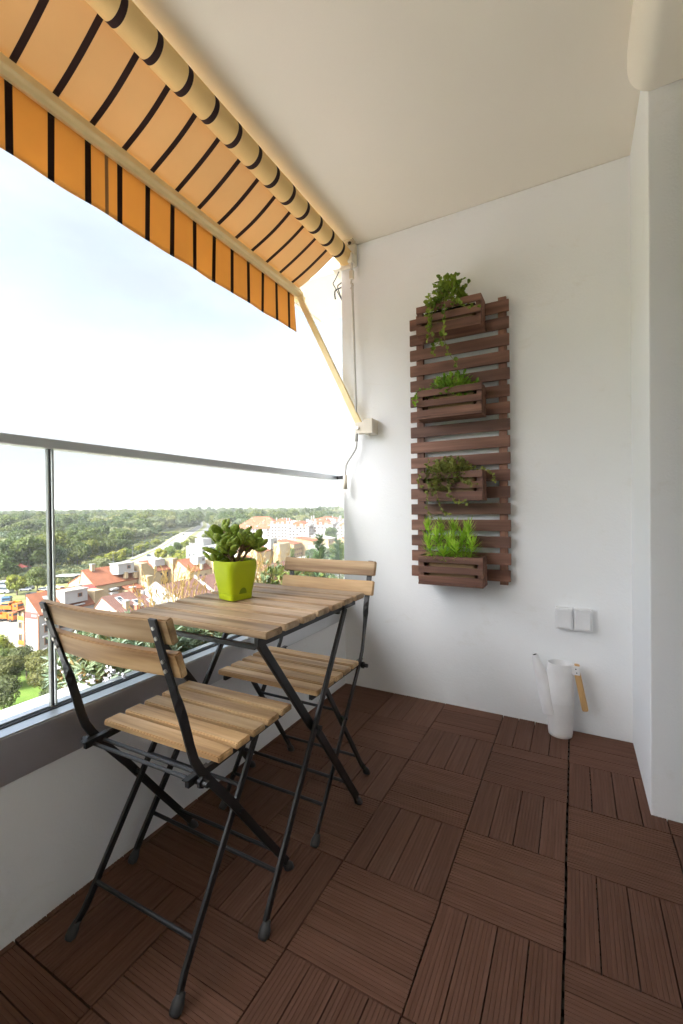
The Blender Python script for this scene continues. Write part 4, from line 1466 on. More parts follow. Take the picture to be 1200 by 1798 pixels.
WMESH = {}
def win(root, side, pos, u, z, w_, h_, fr='win_frame'):
    """window on a wall: side 'x' (+X face at x=pos, u along y) or 'y' (-Y face at y=pos, u along x)"""
    key = (side, round(w_, 2), round(h_, 2), fr)
    if key not in WMESH:
        f, p_ = MB(), MB()
        t_ = min(0.14, w_ * 0.12)
        def bx(mb, u0, u1, z0, z1, d0, d1):
            if side == 'x':
                mb.box(d0, d1, u0, u1, z0, z1)
            else:
                mb.box(u0, u1, -d1, -d0, z0, z1)
        bx(f, -w_ / 2, w_ / 2, 0, t_, 0.0, 0.10)
        bx(f, -w_ / 2, w_ / 2, h_ - t_, h_, 0.0, 0.10)
        bx(f, -w_ / 2, -w_ / 2 + t_, t_, h_ - t_, 0.0, 0.10)
        bx(f, w_ / 2 - t_, w_ / 2, t_, h_ - t_, 0.0, 0.10)
        if w_ > 1.3:
            bx(f, -t_ / 2.5, t_ / 2.5, t_, h_ - t_, 0.0, 0.09)
        bx(p_, -w_ / 2 + t_, w_ / 2 - t_, t_, h_ - t_, 0.01, 0.03)
        fm, pm = f.mesh('window'), p_.mesh('pane')
        fm.materials.append(M[fr])
        pm.materials.append(M['win_dark'])
        WMESH[key] = (fm, pm)
    fm, pm = WMESH[key]
    o_ = link('window', fm, root, (pos, u, z) if side == 'x' else (u, pos, z))
    link('pane', pm, o_)
    return o_

def gable(root, x0, x1, y0, y1, ze, zr, wm, rm, oh=0.45, ridge=None, z0=0.0, th=0.28):
    """ridge along Y"""
    xr = (x0 + x1) / 2 if ridge is None else ridge
    MB().prism([(x0, z0), (x1, z0), (x1, ze), (xr, zr), (x0, ze)], y0, y1, 'y').build('wall', M[wm], root)
    rf = MB()
    for xe in (x0, x1):
        s_ = 1 if xe > xr else -1
        k = (zr - ze) / abs(xe - xr)
        xo, zo = xe + s_ * oh, ze - oh * k
        rf.prism([(xr, zr + 0.03), (xo, zo + 0.03), (xo, zo + th), (xr, zr + th)], y0 - 0.12, y1 + 0.12, 'y')
    return rf.build('roof', M[rm], root)

def boxp(root, name, x0, x1, y0, y1, z0, z1, m_):
    return MB().box(x0, x1, y0, y1, z0, z1).build(name, M[m_], root)

def flatbox(root, x0, x1, y0, y1, z0, z1, wm='wall_white', rm='roof_grey', wins=()):
    boxp(root, 'wall', x0, x1, y0, y1, z0, z1, wm)
    boxp(root, 'roof', x0 - 0.2, x1 + 0.2, y0 - 0.2, y1 + 0.2, z1 + 0.01, z1 + 0.25, rm)
    for side, u, z, w_, h_ in wins:
        win(root, side, x1 if side == 'x' else y0, u, z, w_, h_, 'win_brown')

def chimney(root, x, y, z, h=1.4, wdt=0.9, m_='wall_cream', cap='win_frame'):
    c_ = boxp(root, 'chimney', x - wdt / 2, x + wdt / 2, y - wdt / 2, y + wdt / 2, z, z + h, m_)
    boxp(c_, 'chimney_cap', x - wdt / 2 - 0.12, x + wdt / 2 + 0.12, y - wdt / 2 - 0.12, y + wdt / 2 + 0.12, z + h + 0.005, z + h + 0.2, cap)

def firewall(root, x0, x1, y0, y1, zhi, zlo, m1='wall_tan', m2='wall_cream', round_win=False):
    """party wall block whose top falls away along Y"""
    MB().prism([(y0, 0), (y1, 0), (y1, zlo), (y0 + 2.2, zhi), (y0, zhi)], x0, x1, 'x').build('party_wall', M[m1], root)  # tan carries the shade on the side turned from the sun
    boxp(root, 'sunlit_face', x0 + 0.02, x1 - 0.02, y0 - 0.06, y0 - 0.004, 0, zhi - 0.05, m2)  # paler sheet: the sunlight on this face is put into its colour
    boxp(root, 'coping', x0 - 0.1, x1 + 0.1, y0 - 0.15, y0 + 2.2, zhi + 0.005, zhi + 0.15, m2)
    if round_win:
        vv = MB().tube([((x0 + x1) / 2, y0 - 0.09, zhi - 2.2), ((x0 + x1) / 2, y0 - 0.061, zhi - 2.2)], 1.0, 20)
        vv.build('round_window', M['wall_tan'], root)

# A: the end house with the white gable and red sign
A = bld('row_house', 'white gabled end house with red sign band and orange balconies, nearest on the left', -96.4, 46.6)
gable(A, -4.6, 0, 0, 12.0, 10.0, 13.6, 'wall_white', 'roof_orange', 0.35, ridge=-4.1)
sg = boxp(A, 'sign_band', -4.4, -0.35, -0.08, -0.004, 9.0, 10.3, 'sign_red')
for k in range(4):
    boxp(sg, 'sign_mark', -2.35 + k * 0.42, -2.08 + k * 0.42, -0.12, -0.081, 9.45, 9.9, 'wall_white')
boxp(A, 'gable_panel', -4.5, -2.9, -0.05, -0.004, 10.32, 12.8, 'wall_cream')
MB().prism([(-8.9, 0), (-4.6, 0), (-4.6, 10.9), (-8.9, 9.6)], 0.9, 11, 'y').build('wall', M['wall_cream'], A)
MB().prism([(-9.2, 9.55), (-4.6, 10.95), (-4.6, 11.2), (-9.2, 9.8)], 0.2, 11.2, 'y').build('roof', M['roof_orange'], A)
for k in range(4):
    z_ = 0.4 + k * 2.55
    bal = boxp(A, 'balcony', -6.9, -4.62, -0.10, 0.89, z_ + 0.1, z_ + 0.28, 'wall_white')
    boxp(bal, 'balcony_front', -6.9, -4.62, -0.16, -0.10, z_ + 0.28, z_ + 1.15, 'balcony_orange' if k in (0, 1, 3) else 'wall_cream')
    win(A, 'y', 0.89, -5.7, z_ + 0.35, 1.9, 1.7, 'win_brown')
    win(A, 'y', 0.89, -7.9, z_ + 0.7, 0.8, 1.3, 'win_brown')
    for j in range(3):
        win(A, 'x', 0.0, 2.0 + j * 3.0, z_ + 0.6, 2.2, 1.5, 'win_brown')
    boxp(A, 'balcony_band', 0.01, 0.5, 0.5, 9.6, z_ + 2.25, z_ + 2.5, 'wall_white')
MB().tube([(-4.75, -0.16, 0), (-4.75, -0.16, 10)], 0.12, 6).build('downpipe', M['drain'], A)
MB().tube([(-0.1, -0.16, 0), (-0.1, -0.16, 9.8)], 0.12, 6).build('downpipe', M['drain'], A)
flatbox(A, -2.7, 0.2, 5.2, 10.4, 11.0, 13.6, wins=(('x', 8.6, 12.1, 1.0, 0.9),))
sk = MB().obox((-2.5, 3.0, 12.6), (0.5, 0, -0.46), (0, 0.5, 0), (0.03, 0, 0.035)).build('skylight', M['wall_white'], A)
gable(A, -12.0, -4.8, 5.5, 18.0, 10.4, 12.6, 'wall_cream', 'roof_red', 0.4, ridge=-8.8)
chimney(A, -7.6, 9.5, 12.3, 1.2)
chimney(A, -3.6, 10.9, 12.6, 1.3)
firewall(A, -3.4, 0.3, 12.1, 17.6, 12.6, 9.8, round_win=True)

# B: long orange roof with white penthouse
Bh = bld('row_house', 'orange roofed row house with cream gable and white penthouse box', -119.4, 72.6)
gable(Bh, -6.3, 0, 0, 14.5, 10.0, 14.0, 'wall_cream', 'roof_orange', 0.4, ridge=-5.2)
gable(Bh, -14.5, -6.5, 2.5, 12, 9.3, 13.2, 'wall_cream', 'roof_orange', 0.5, ridge=-7.0)
flatbox(Bh, -3.4, 0.2, 7.6, 13.2, 12.0, 15.0, wins=(('x', 11.3, 13.4, 1.2, 1.1),))
for y_, z_ in ((2.6, 13.6), (10.2, 10.6), (13.6, 10.2)):
    chimney(Bh, -4.3 if y_ < 5 else 0.1, y_, z_, 1.9, 1.0)
boxp(Bh, 'terrace_block', 0.02, 3.2, 4.2, 9.0, 0, 6.4, 'wall_tan')
for k in range(3):
    win(Bh, 'x', 0.0, 8.0 + k * 2.3, 7.3, 1.5, 1.3, 'win_brown')
    win(Bh, 'x', 3.2, 5.2 + k * 1.4, 3.6, 0.9, 1.6, 'win_brown')
MB().prism([(3.4, 7.2), (0.02, 8.3), (0.02, 8.6), (3.4, 7.5)], 8.6, 14.2, 'y').build('lean_to_roof', M['roof_orange'], Bh)
boxp(Bh, 'wall', 0.02, 3.0, 9.02, 14.0, 0, 7.2, 'wall_cream')
boxp(Bh, 'awning_box', 0.02, 1.6, 4.4, 6.6, 8.0, 8.5, 'wall_white')
boxp(Bh, 'awning_box', 0.02, 1.5, 4.4, 6.5, 6.45, 7.3, 'wall_white')
firewall(Bh, -2.4, 1.5, 14.8, 23, 14.4, 9.6)
firewall(Bh, 1.6, 4.3, 14.6, 20, 10.6, 8.0)

Ch = bld('row_house', 'row house with short orange roof and tan upper windows behind the penthouse house', -127.6, 97.5)
gable(Ch, -6.5, 0, 0, 8.5, 10.0, 13.2, 'wall_tan', 'roof_orange', 0.4, ridge=-5.4)
for k in range(3):
    win(Ch, 'x', 0.0, 2.0 + k * 2.6, 7.6, 1.2, 1.6, 'win_brown')
    win(Ch, 'x', 0.0, 2.0 + k * 2.6, 4.4, 1.2, 1.6, 'win_brown')
flatbox(Ch, -4.2, -1.2, 3.0, 7.4, 11.5, 13.6, 'wall_white')
for k in range(3):
    MB().lathe([(0.5, 0), (0.5, 0.4), (0.2, 0.6)], (-3.6 + k * 0.9, 4 + k, 13.87), 10).build('roof_vent', M['wall_white'], Ch)
firewall(Ch, -2.2, 1.4, 8.7, 15, 13.6, 9.8)
chimney(Ch, 0.2, 1.6, 10.4, 1.4)

Dh = bld('row_house', 'orange roofed house with cream gable and small white roof box left of the lime pot', -117.5, 105.5)
gable(Dh, -7.5, 0, 0, 10.5, 9.6, 13.2, 'wall_cream', 'roof_orange', 0.4, ridge=-5.5)
flatbox(Dh, -4.2, -0.6, 4.4, 8.4, 11.6, 14.2, wins=(('x', 7.2, 12.7, 1.0, 0.9),))
chimney(Dh, 0.0, 5.6, 9.8, 1.8)
firewall(Dh, -3.0, 1.0, 10.8, 17, 12.6, 9.5)
gable(Dh, -20, -10, 8, 20, 9, 12, 'wall_cream', 'roof_orange', 0.5)
for k in range(3):
    win(Dh, 'x', 0.0, 2.2 + k * 2.8, 6.6, 1.2, 1.5, 'win_brown')

# E: brown roof with roof windows
Eh = bld('brown_roof_house', 'near house with brown tiled roof, skylights and brick chimneys', -72.5, 50.5)
gable(Eh, -12.5, 0, 0, 13.0, 9.6, 14.2, 'wall_pink', 'roof_brown', 0.4, ridge=-8.2)
kx = (14.2 - 9.6) / 8.2
for y_, x_ in ((2.6, -6.2), (5.2, -4.6), (8.2, -4.0), (10.8, -5.2)):
    z_ = 9.6 - x_ * kx + 0.36
    nrm = Vector((kx, 0, 1)).normalized()
    dv = Vector((1, 0, -kx)).normalized()
    f = MB().obox(Vector((x_, y_, z_)), dv * 1.15, Vector((0, 0.62, 0)), nrm * 0.10).build('roof_window', M['wall_white'], Eh)
    MB().obox(Vector((x_, y_, z_)) + nrm * 0.11 + dv * 0.45, dv * 0.42, Vector((0, 0.42, 0)), nrm * 0.012).build('pane', M['win_dark'], f)
    MB().obox(Vector((x_, y_, z_)) + nrm * 0.11 - dv * 0.5, dv * 0.40, Vector((0, 0.42, 0)), nrm * 0.012).build('pane', M['win_dark'], f)
chimney(Eh, -8.0, 6.9, 13.8, 1.3, 0.85, 'brick')
chimney(Eh, -3.0, 3.6, 11.0, 1.6, 0.8, 'brick')
chimney(Eh, -4.2, 2.1, 11.6, 1.9, 0.9, 'wall_cream')
for k in range(5):
    MB().tube([(-6.8 + k * 0.3, 8.3 + k * 0.85, 13.4), (-6.8 + k * 0.3, 8.3 + k * 0.85, 14.3)], 0.35, 8).build('roof_vent', M['wall_white'], Eh)
gable(Eh, -15.5, -12.6, 1.5, 9, 8.4, 9.6, 'wall_cream', 'roof_red', 0.3)

# F: white gable and big brown roof
Fh = bld('brown_roof_house', 'large house with white parapet gable and broad dark brown roof behind the grasses', -68.0, 60.0)
MB().prism([(-15.5, 0), (0, 0), (0, 10.6), (-2.5, 13.0), (-9.0, 16.2), (-15.5, 12.2)], -0.5, 0.0, 'y').build('gable_wall', M['wall_white'], Fh)
MB().prism([(-15.5, 0), (0, 0), (0, 9.8), (-9, 15.0), (-15.5, 10.9)], 0.01, 26, 'y').build('wall', M['wall_pink'], Fh)
rf = MB()
rf.prism([(0.5, 9.6), (0.5, 9.9), (-9, 15.4), (-9, 15.1)], 0.02, 26.2, 'y')
rf.prism([(-9, 15.1), (-9, 15.4), (-16, 10.9), (-16, 10.6)], 0.02, 26.2, 'y')
rf.build('roof', M['roof_brown'], Fh)
for y_ in (11, 26.3):
    MB().prism([(0.2, 9.7), (-9.0, 15.2), (-9, 16.0), (0.2, 10.5)], y_, y_ + 0.45, 'y').build('parapet', M['wall_white'], Fh)
for x_, y_ in ((-3, 4), (-5.5, 7.5), (-2.4, 15), (-6, 19), (-4, 22)):
    z_ = 15.4 + (x_ + 9) * (9.9 - 15.4) / 9.5
    MB().tube([(x_, y_, z_), (x_, y_, z_ + 0.5)], 0.22, 8).build('roof_vent', M['rubber'], Fh)
for k in range(3):
    win(Fh, 'y', -0.5, -3.2 - k * 3.3, 6.5, 1.4, 1.4, 'win_brown')

Fh2 = bld('brown_roof_house', 'dark brown roofed house with white gable edge right of the lime pot', -69.0, 90.0)
gable(Fh2, -14, 0, 0, 24, 10.0, 15.0, 'wall_white', 'roof_brown', 0.5, ridge=-8)
MB().prism([(0.3, 9.9), (-8.0, 15.0), (-8, 16.2), (0.3, 11.0)], -0.6, -0.13, 'y').build('parapet', M['wall_white'], Fh2)

# white hall with round arch
Gh = bld('white_hall', 'bright white flat roofed hall with round arch behind the jade plant', -158, 150)
boxp(Gh, 'wall', -10, 0, 0, 12, 0, 13.5, 'wall_white')
boxp(Gh, 'wall', 0.01, 8, 1, 14, 0, 11, 'wall_white')
MB().tube([(-1.0, 1.4, 8), (8.02, 1.4, 8)], 0.3, 8).build('cornice', M['wall_white'], Gh)
arcp = [(1.2 + 3.2 * (1 - cos(pi * k / 16)), 11.0 + 3.2 * sin(pi * k / 16)) for k in range(17)]
MB().prism(arcp, 2, 13, 'y').build('vault', M['wall_white'], Gh)
arcp = [(2.0 + 2.4 * (1 - cos(pi * k / 16)), 11.2 + 2.4 * sin(pi * k / 16)) for k in range(17)]
MB().prism(arcp, 1.9, 1.99, 'y').build('arch_window', M['win_dark'], Gh)
boxp(Gh, 'roof_block', -7, -2, 3, 9, 13.51, 17, 'wall_white')
win(Gh, 'y', 0, -8, 8, 1.2, 2.0)
win(Gh, 'y', 0, -5, 8, 1.2, 2.0)

# right of the pot
Hh = bld('row_house', 'cream gabled orange roofed house with white box right of the lime pot', -131, 158)
gable(Hh, -11, 0, 0, 15, 11, 15.5, 'wall_cream', 'roof_orange', 0.5, ridge=-8)
flatbox(Hh, -3.5, 1.0, 10, 16, 11.5, 16.5, wins=(('x', 14, 13.5, 1.4, 1.6),))
boxp(Hh, 'wall', 1.02, 5, 12, 22, 0, 14.0, 'wall_cream')
Hh2 = bld('row_house', 'pale low house with white pitched edge just right of the lime pot', -112, 128)
gable(Hh2, -12, 0, 0, 10, 9, 12, 'wall_white', 'roof_orange', 0.5)

# I: red roofed block with white front
Ih = bld('apartment_block', 'long white apartment block under a broad red hipped roof with many dormers', -262, 352, radians(20))
IW = 46.0
boxp(Ih, 'wall', -IW, 0, 0, 34, 0, 11.6, 'wall_white')
rf = MB()
ov = 0.8
x0, x1, y0, y1, ze, zr = -IW - ov, ov, -ov, 34 + ov, 11.6, 23.5
rf.add([(x0, y0, ze), (x1, y0, ze), (x1, y1, ze), (x0, y1, ze), (x0 + 15, 16, zr), (x1 - 15, 16, zr)], [(0, 1, 5, 4), (1, 2, 5), (2, 3, 4, 5), (3, 0, 4), (3, 2, 1, 0)])
rf.build('roof', M['roof_orange'], Ih)
br_ = random.Random(4)
for i in range(22):
    x_, t_ = br_.uniform(-IW + 6, -4), br_.uniform(0.12, 0.95)
    y_ = -ov + 16.8 * t_
    z_ = ze + (zr - ze) * t_
    if x_ < x0 + 15 * t_ + 1 or x_ > x1 - 15 * t_ - 1:
        continue
    dm = boxp(Ih, 'dormer', x_ - 0.7, x_ + 0.7, y_ - 0.5, y_ + 1.6, z_ - 0.4, z_ + 1.1, 'wall_cream' if i % 3 else 'wall_white')
    boxp(dm, 'dormer_window', x_ - 0.45, x_ + 0.45, y_ - 0.56, y_ - 0.51, z_ + 0.1, z_ + 0.9, 'win_dark')
boxp(Ih, 'stair_tower', -16.6, -13.6, -0.5, -0.01, 0, 11.2, 'roof_grey')
for r_ in range(4):
    for k in range(15):
        x_ = -IW + 2 + k * 3.0
        if -17.5 < x_ < -13:
            continue
        win(Ih, 'y', 0.0, x_, 0.9 + r_ * 2.75, 2.0, 1.8, 'win_brown')
for r_ in range(4):
    for k in range(6):
        win(Ih, 'x', 0.0, 3 + k * 5, 0.9 + r_ * 2.75, 1.5, 1.6)

# J: white blocks on the right
def block(label, x, y, rot, W_, D_, H_, seed, rh=5.0):
    r_ = bld('apartment_block', label, x, y, rot)
    q = random.Random(seed)
    boxp(r_, 'wall', -W_, 0, 0, D_, 0, H_, 'wall_white')
    gm_ = MB()
    gm_.prism([(-W_ - 0.5, H_ + 0.01), (0.5, H_ + 0.01), (-W_ / 2 + 1, H_ + rh), (-W_ / 2 - 1, H_ + rh)], -0.5, D_ + 0.5, 'y')
    gm_.build('roof', M['roof_orange'], r_)
    for k in range(int(W_ / 5)):
        x_ = -W_ + 2.5 + k * 5 + q.uniform(-0.8, 0.8)
        dm = boxp(r_, 'dormer', x_ - 1.2, x_ + 1.2, -0.7, 5, H_ + 0.02, H_ + q.uniform(1.6, 2.6), 'wall_white')
        boxp(dm, 'dormer_window', x_ - 0.6, x_ + 0.6, -0.76, -0.71, H_ + 0.6, H_ + 1.7, 'win_dark')
    for k in range(4):
        y_ = 2 + k * D_ / 4
        dm = boxp(r_, 'dormer', -2.6, 0.6, y_ - 1.1, y_ + 1.1, H_ + 0.02, H_ + q.uniform(2, 3.2), 'wall_white')
        boxp(dm, 'dormer_window', 0.61, 0.66, y_ - 0.5, y_ + 0.5, H_ + 0.6, H_ + 1.7, 'win_dark')
    for k in range(5):
        chimney(r_, q.uniform(-W_ + 2, -2), q.uniform(3, D_ - 2), H_ + rh * 0.5, rh * 0.6, 0.9, 'wall_white')
    nst = int(H_ / 2.9)
    for s_ in range(nst):
        for k in range(int(W_ / 3.4)):
            if q.random() < 0.85:
                win(r_, 'y', 0.0, -W_ + 2 + k * 3.4, 0.9 + s_ * 2.9, 2.0, 1.8, 'win_brown')
        for k in range(int(D_ / 3.6)):
            if q.random() < 0.85:
                win(r_, 'x', 0.0, 2 + k * 3.6, 0.9 + s_ * 2.9, 2.0, 1.8, 'win_brown')
    return r_
block('tall white apartment block beside the red roofed block, leftmost of the white row', -236, 338, radians(14), 22, 18, 17, 1)
block('white apartment block in the middle of the row, left of the big round tree', -212, 330, radians(14), 20, 16, 15, 2)
block('white apartment block directly behind the big round tree', -196, 346, radians(14), 19, 18, 16.5, 3)
block('white apartment block right of the big round tree', -168, 345, radians(14), 22, 16, 15, 4)
block('white apartment block at the far right against the end wall', -148, 350, radians(14), 20, 18, 16.5, 5)
block('white apartment block set back behind the others on the right', -205, 392, radians(14), 46, 18, 18, 6)
block('white apartment block at the back right edge of the row', -160, 395, radians(14), 36, 18, 18, 7)

# K: low tan houses
def low(label, x, y, W_, D_, H_, wm, rm, extra=None):
    r_ = bld('terrace_house', label, x, y, radians(8))
    boxp(r_, 'wall', -W_, 0, 0, D_, 0, H_, wm)
    MB().prism([(-W_ - 0.3, H_ + 2.6), (-W_ - 0.3, H_ + 2.35), (0.6, H_ + 0.02), (0.6, H_ + 0.3)], -0.4, D_ + 0.4, 'y').build('roof', M[rm], r_)
    MB().prism([(-W_, H_ + 0.005), (0, H_ + 0.005), (-W_, H_ + 2.2)], 0.01, D_ - 0.01, 'y').build('wall', M[wm], r_)
    for s_ in range(max(1, int(H_ / 3.2))):
        for k in range(int(D_ / 3)):
            win(r_, 'x', 0.0, 1.6 + k * 3, 1.2 + s_ * 3.1, 1.4, 1.5, 'win_brown')
    return r_
low('tan terrace house with orange sloping roof beyond the straw grass', -157, 226, 12, 12, 8.5, 'wall_tan', 'roof_orange')
low('tan terrace house with bright orange roof, second of the terrace', -152, 241, 13, 12, 9.5, 'wall_tan', 'roof_orange')
low('pale terrace house with white roof at the right of the terrace', -149, 256, 13, 13, 10, 'wall_cream', 'roof_grey')
low('low white annexe in front of the terrace houses', -141, 232, 8, 16, 5.0, 'wall_white', 'roof_grey')
low('cream terrace house at the left end of the terrace', -166, 214, 10, 10, 8.0, 'wall_cream', 'roof_grey')
r_ = bld('cottage', 'small house with orange roof close to the end wall', -128, 246, radians(10))
gable(r_, -11, 0, 0, 12, 9, 12.2, 'wall_cream', 'roof_orange', 0.6)
for k in range(3):
    win(r_, 'y', 0.0, -8.6 + k * 3.0, 5.2, 1.3, 1.5, 'win_brown')
r_ = bld('cottage', 'small red roofed cottage at the woodland edge beyond the parking yard', -243, 112, radians(25))
gable(r_, -9, 0, 0, 7, 3.2, 5.6, 'wall_white', 'roof_red', 0.5)
for k in range(2):
    win(r_, 'y', 0.0, -6.5 + k * 4, 1.0, 1.2, 1.2, 'win_brown')
r_ = bld('open_shed', 'open shed with pale flat roof by the parking yard', -190, 108, radians(30), 'shed')
boxp(r_, 'roof', -9, 0, 0, 6, 3.0, 3.3, 'wall_white')
for x_ in (-8.7, -0.3):
    for y_ in (0.3, 5.7):
        boxp(r_, 'post', x_ - 0.12, x_ + 0.12, y_ - 0.12, y_ + 0.12, 0, 2.99, 'rubber')
r_ = bld('site_fence', 'pale panel fence beside the end house and the street', -106, 47.4, radians(20), 'fence')
for k in range(5):
    boxp(r_, 'panel', -2.4 * k - 2.3, -2.4 * k, 0, 0.06, 0.2, 2.2, 'wall_white')
    boxp(r_, 'post', -2.4 * k - 2.36, -2.4 * k - 2.31, -0.04, 0.10, 0, 2.3, 'rubber')

# far city on the horizon: one mass
cr_ = random.Random(9)
cm_ = MB()
for i in range(420):
    if i < 300:
        az = cr_.uniform(-0.72, -0.40)
        D_ = cr_.uniform(3600, 5600)
        h = cr_.choice([18, 22, 30, 42, 60, 70]) * cr_.uniform(0.8, 1.15)
    else:
        az = cr_.uniform(-1.25, -0.72)
        D_ = cr_.uniform(5200, 6600)
        h = cr_.uniform(16, 34)
    x, y = D_ * sin(az), D_ * cos(az)
    w_ = cr_.uniform(14, 34)
    d_ = cr_.uniform(14, 26)
    cm_.box(x - w_ / 2, x + w_ / 2, y - d_ / 2, y + d_ / 2, G, G + h + 14)
M['far_wall'] = speckled('far_pale_wall', (0.20, 0.20, 0.20), (0.34, 0.33, 0.32), 0.02, 0.9, 0.0)
o_ = cm_.build('far_city', M['far_wall'], fix=False)
tag(o_, 'pale distant high-rise city along the horizon', 'city', kind='stuff')

ORD = 'first second third fourth fifth sixth seventh eighth ninth tenth eleventh twelfth thirteenth fourteenth fifteenth sixteenth seventeenth eighteenth'.split()
# ------------------------------------------------------------------ vehicles
M['car_glass'] = plain('car_glass', (0.03, 0.04, 0.05), 0.1)
M['tyre'] = plain('tyre_rubber', (0.02, 0.02, 0.02), 0.8)
PAINT = {}
def paint(c):
    if c not in PAINT:
        cols = {'white': (0.42, 0.42, 0.42), 'blue': (0.05, 0.12, 0.20), 'orange': (0.42, 0.11, 0.012), 'red': (0.25, 0.03, 0.025), 'silver': (0.28, 0.28, 0.29), 'dark': (0.05, 0.055, 0.06), 'yellow': (0.45, 0.17, 0.015)}
        PAINT[c] = plain(c + '_car_paint', cols[c], 0.3)
    return PAINT[c]

def wheels(root, xs, hw, r_):
    for x_ in xs:
        for s_ in (-1, 1):
            MB().tube([(x_, s_ * hw, r_), (x_, s_ * (hw - 0.28), r_)], r_, 14).build('wheel', M['tyre'], root)

def car(label, x, y, rot, c):
    r_ = thing('parked_car' if 'parked' in label else 'car', label, 'car', (x, y, G + (0.09 if 'parked' not in label else 0.04)), rot)
    MB().prism([(-2.1, 0.35), (2.1, 0.35), (2.15, 0.75), (1.2, 0.92), (-1.9, 0.95), (-2.15, 0.8)], -0.85, 0.85, 'y').build('body', paint(c), r_, bevel=0.08)
    MB().prism([(-1.75, 0.94), (1.05, 0.92), (0.35, 1.42), (-1.2, 1.45)], -0.72, 0.72, 'y').build('cabin', M['car_glass'], r_, bevel=0.06)
    MB().box(-1.1, 0.25, -0.68, 0.68, 1.44, 1.49).build('roof', paint(c), r_)
    wheels(r_, (-1.3, 1.3), 0.86, 0.32)

def truck(label, x, y, rot, cab, bed, L_=6.5):
    r_ = thing('truck', label, 'truck', (x, y, G + 0.04), rot, 'trucks in the yard')
    MB().prism([(L_ - 2.0, 0.6), (L_, 0.6), (L_, 1.6), (L_ - 0.25, 2.7), (L_ - 2.0, 2.7)], -1.15, 1.15, 'y').build('cab', paint(cab), r_, bevel=0.08)
    MB().box(L_ - 0.24, L_ - 0.05, -1.0, 1.0, 1.7, 2.4).build('windscreen', M['car_glass'], r_)
    MB().box(L_ - 1.4, L_ - 0.5, -1.17, -1.13, 1.7, 2.4).box(L_ - 1.4, L_ - 0.5, 1.13, 1.17, 1.7, 2.4).build('side_window', M['car_glass'], r_)
    MB().box(0, L_ - 1.9, -0.5, 0.5, 0.6, 0.9).build('chassis', M['tyre'], r_)
    MB().prism([(-1.2, 0.95), (1.2, 0.95), (1.25, 2.1), (1.15, 2.1), (1.1, 1.1), (-1.1, 1.1), (-1.15, 2.1), (-1.25, 2.1)], 0.0, L_ - 2.2, 'x').build('bed', paint(bed), r_)
    MB().box(0, 0.1, -1.15, 1.15, 0.96, 2.1).box(L_ - 2.3, L_ - 2.2, -1.15, 1.15, 0.96, 2.2).build('tailboard', paint(bed), r_)
    wheels(r_, (1.0, 2.1, L_ - 1.1), 1.15, 0.5)

def van(label, x, y, rot, c, L_=9.0):
    r_ = thing('bus', label, 'bus', (x, y, G + 0.04), rot)
    MB().box(0, L_, -1.2, 1.2, 0.4, 3.0).build('body', paint(c), r_, bevel=0.15)
    MB().box(0.4, L_ - 0.6, -1.22, 1.22, 1.5, 2.5).build('window_band', M['car_glass'], r_)
    MB().box(L_ - 0.02, L_ + 0.03, -1.05, 1.05, 1.3, 2.6).build('windscreen', M['car_glass'], r_)
    wheels(r_, (1.6, L_ - 1.8), 1.22, 0.48)

truck('blue truck facing the yard, under the yellow green tree', -172, 75.0, radians(-30), 'blue', 'dark')
truck('orange dump truck nearest the street in the yard', -146, 60.6, radians(15), 'orange', 'orange', 7)
truck('orange dump truck parked just behind the nearest orange truck', -158, 66.8, radians(20), 'orange', 'orange', 7)
truck('yellow orange loader truck beside the blue truck', -160, 72.5, radians(-60), 'yellow', 'yellow', 6)
truck('small orange truck at the far corner of the yard', -172, 81, radians(30), 'orange', 'dark', 6)
van('white bus with dark windows at the left edge of the yard', -198, 81.0, radians(20), 'white')
van('white and silver bus behind the first one by the trees', -207, 88.0, radians(24), 'silver')
pc = random.Random(3)
spots = [(-197, 93.5, 'white'), (-193, 91.5, 'dark'), (-190, 89, 'silver'), (-186, 97, 'white'), (-208, 110, 'red'), (-200, 115, 'silver'), (-204, 100, 'dark'), (-183, 92, 'white')]
cols_seen = {}
names = {(-197, 93.5): 'white car parked between the two leafy trees of the yard', (-193, 91.5): 'dark car parked at the middle of the yard row', (-190, 89): 'silver car parked at the left end of the yard row', (-186, 97): 'white car parked at the right end of the yard row', (-208, 110): 'red car parked alone by the long white yard wall', (-200, 115): 'silver car parked near the open shed', (-204, 100): 'dark car parked at the edge of the wood', (-183, 92): 'white car parked in front of the others in the yard'}
for x, y, c in spots:
    car(names[(x, y)], x, y, radians(25 + pc.uniform(-8, 8)), c)
def on_road(i, t_, off):
    a, b_ = Vector(ROAD[i]), Vector(ROAD[i + 1])
    d = (b_ - a)
    s_ = Vector((-d.y, d.x)).normalized()
    q = a.lerp(b_, t_) + s_ * off
    return q.x, q.y, atan2(d.y, d.x)
for i, t_, off, c, lab in ((2, 0.6, -2.4, 'red', 'red car driving on the road beyond the row houses'), (3, 0.9, 2.4, 'dark', 'dark car on the road left of the roadside trees'), (4, 0.7, -2.4, 'white', 'white car on the road near the roadside trees'), (5, 0.5, 2.4, 'silver', 'silver car further along the road at the bend'), (6, 0.4, -2.4, 'white', 'white car far along the road past the junction'), (7, 0.5, 2.4, 'dark', 'dark car farthest along the road')):
    x, y, a = on_road(i, t_, off)
    car(lab, x, y, a, c)

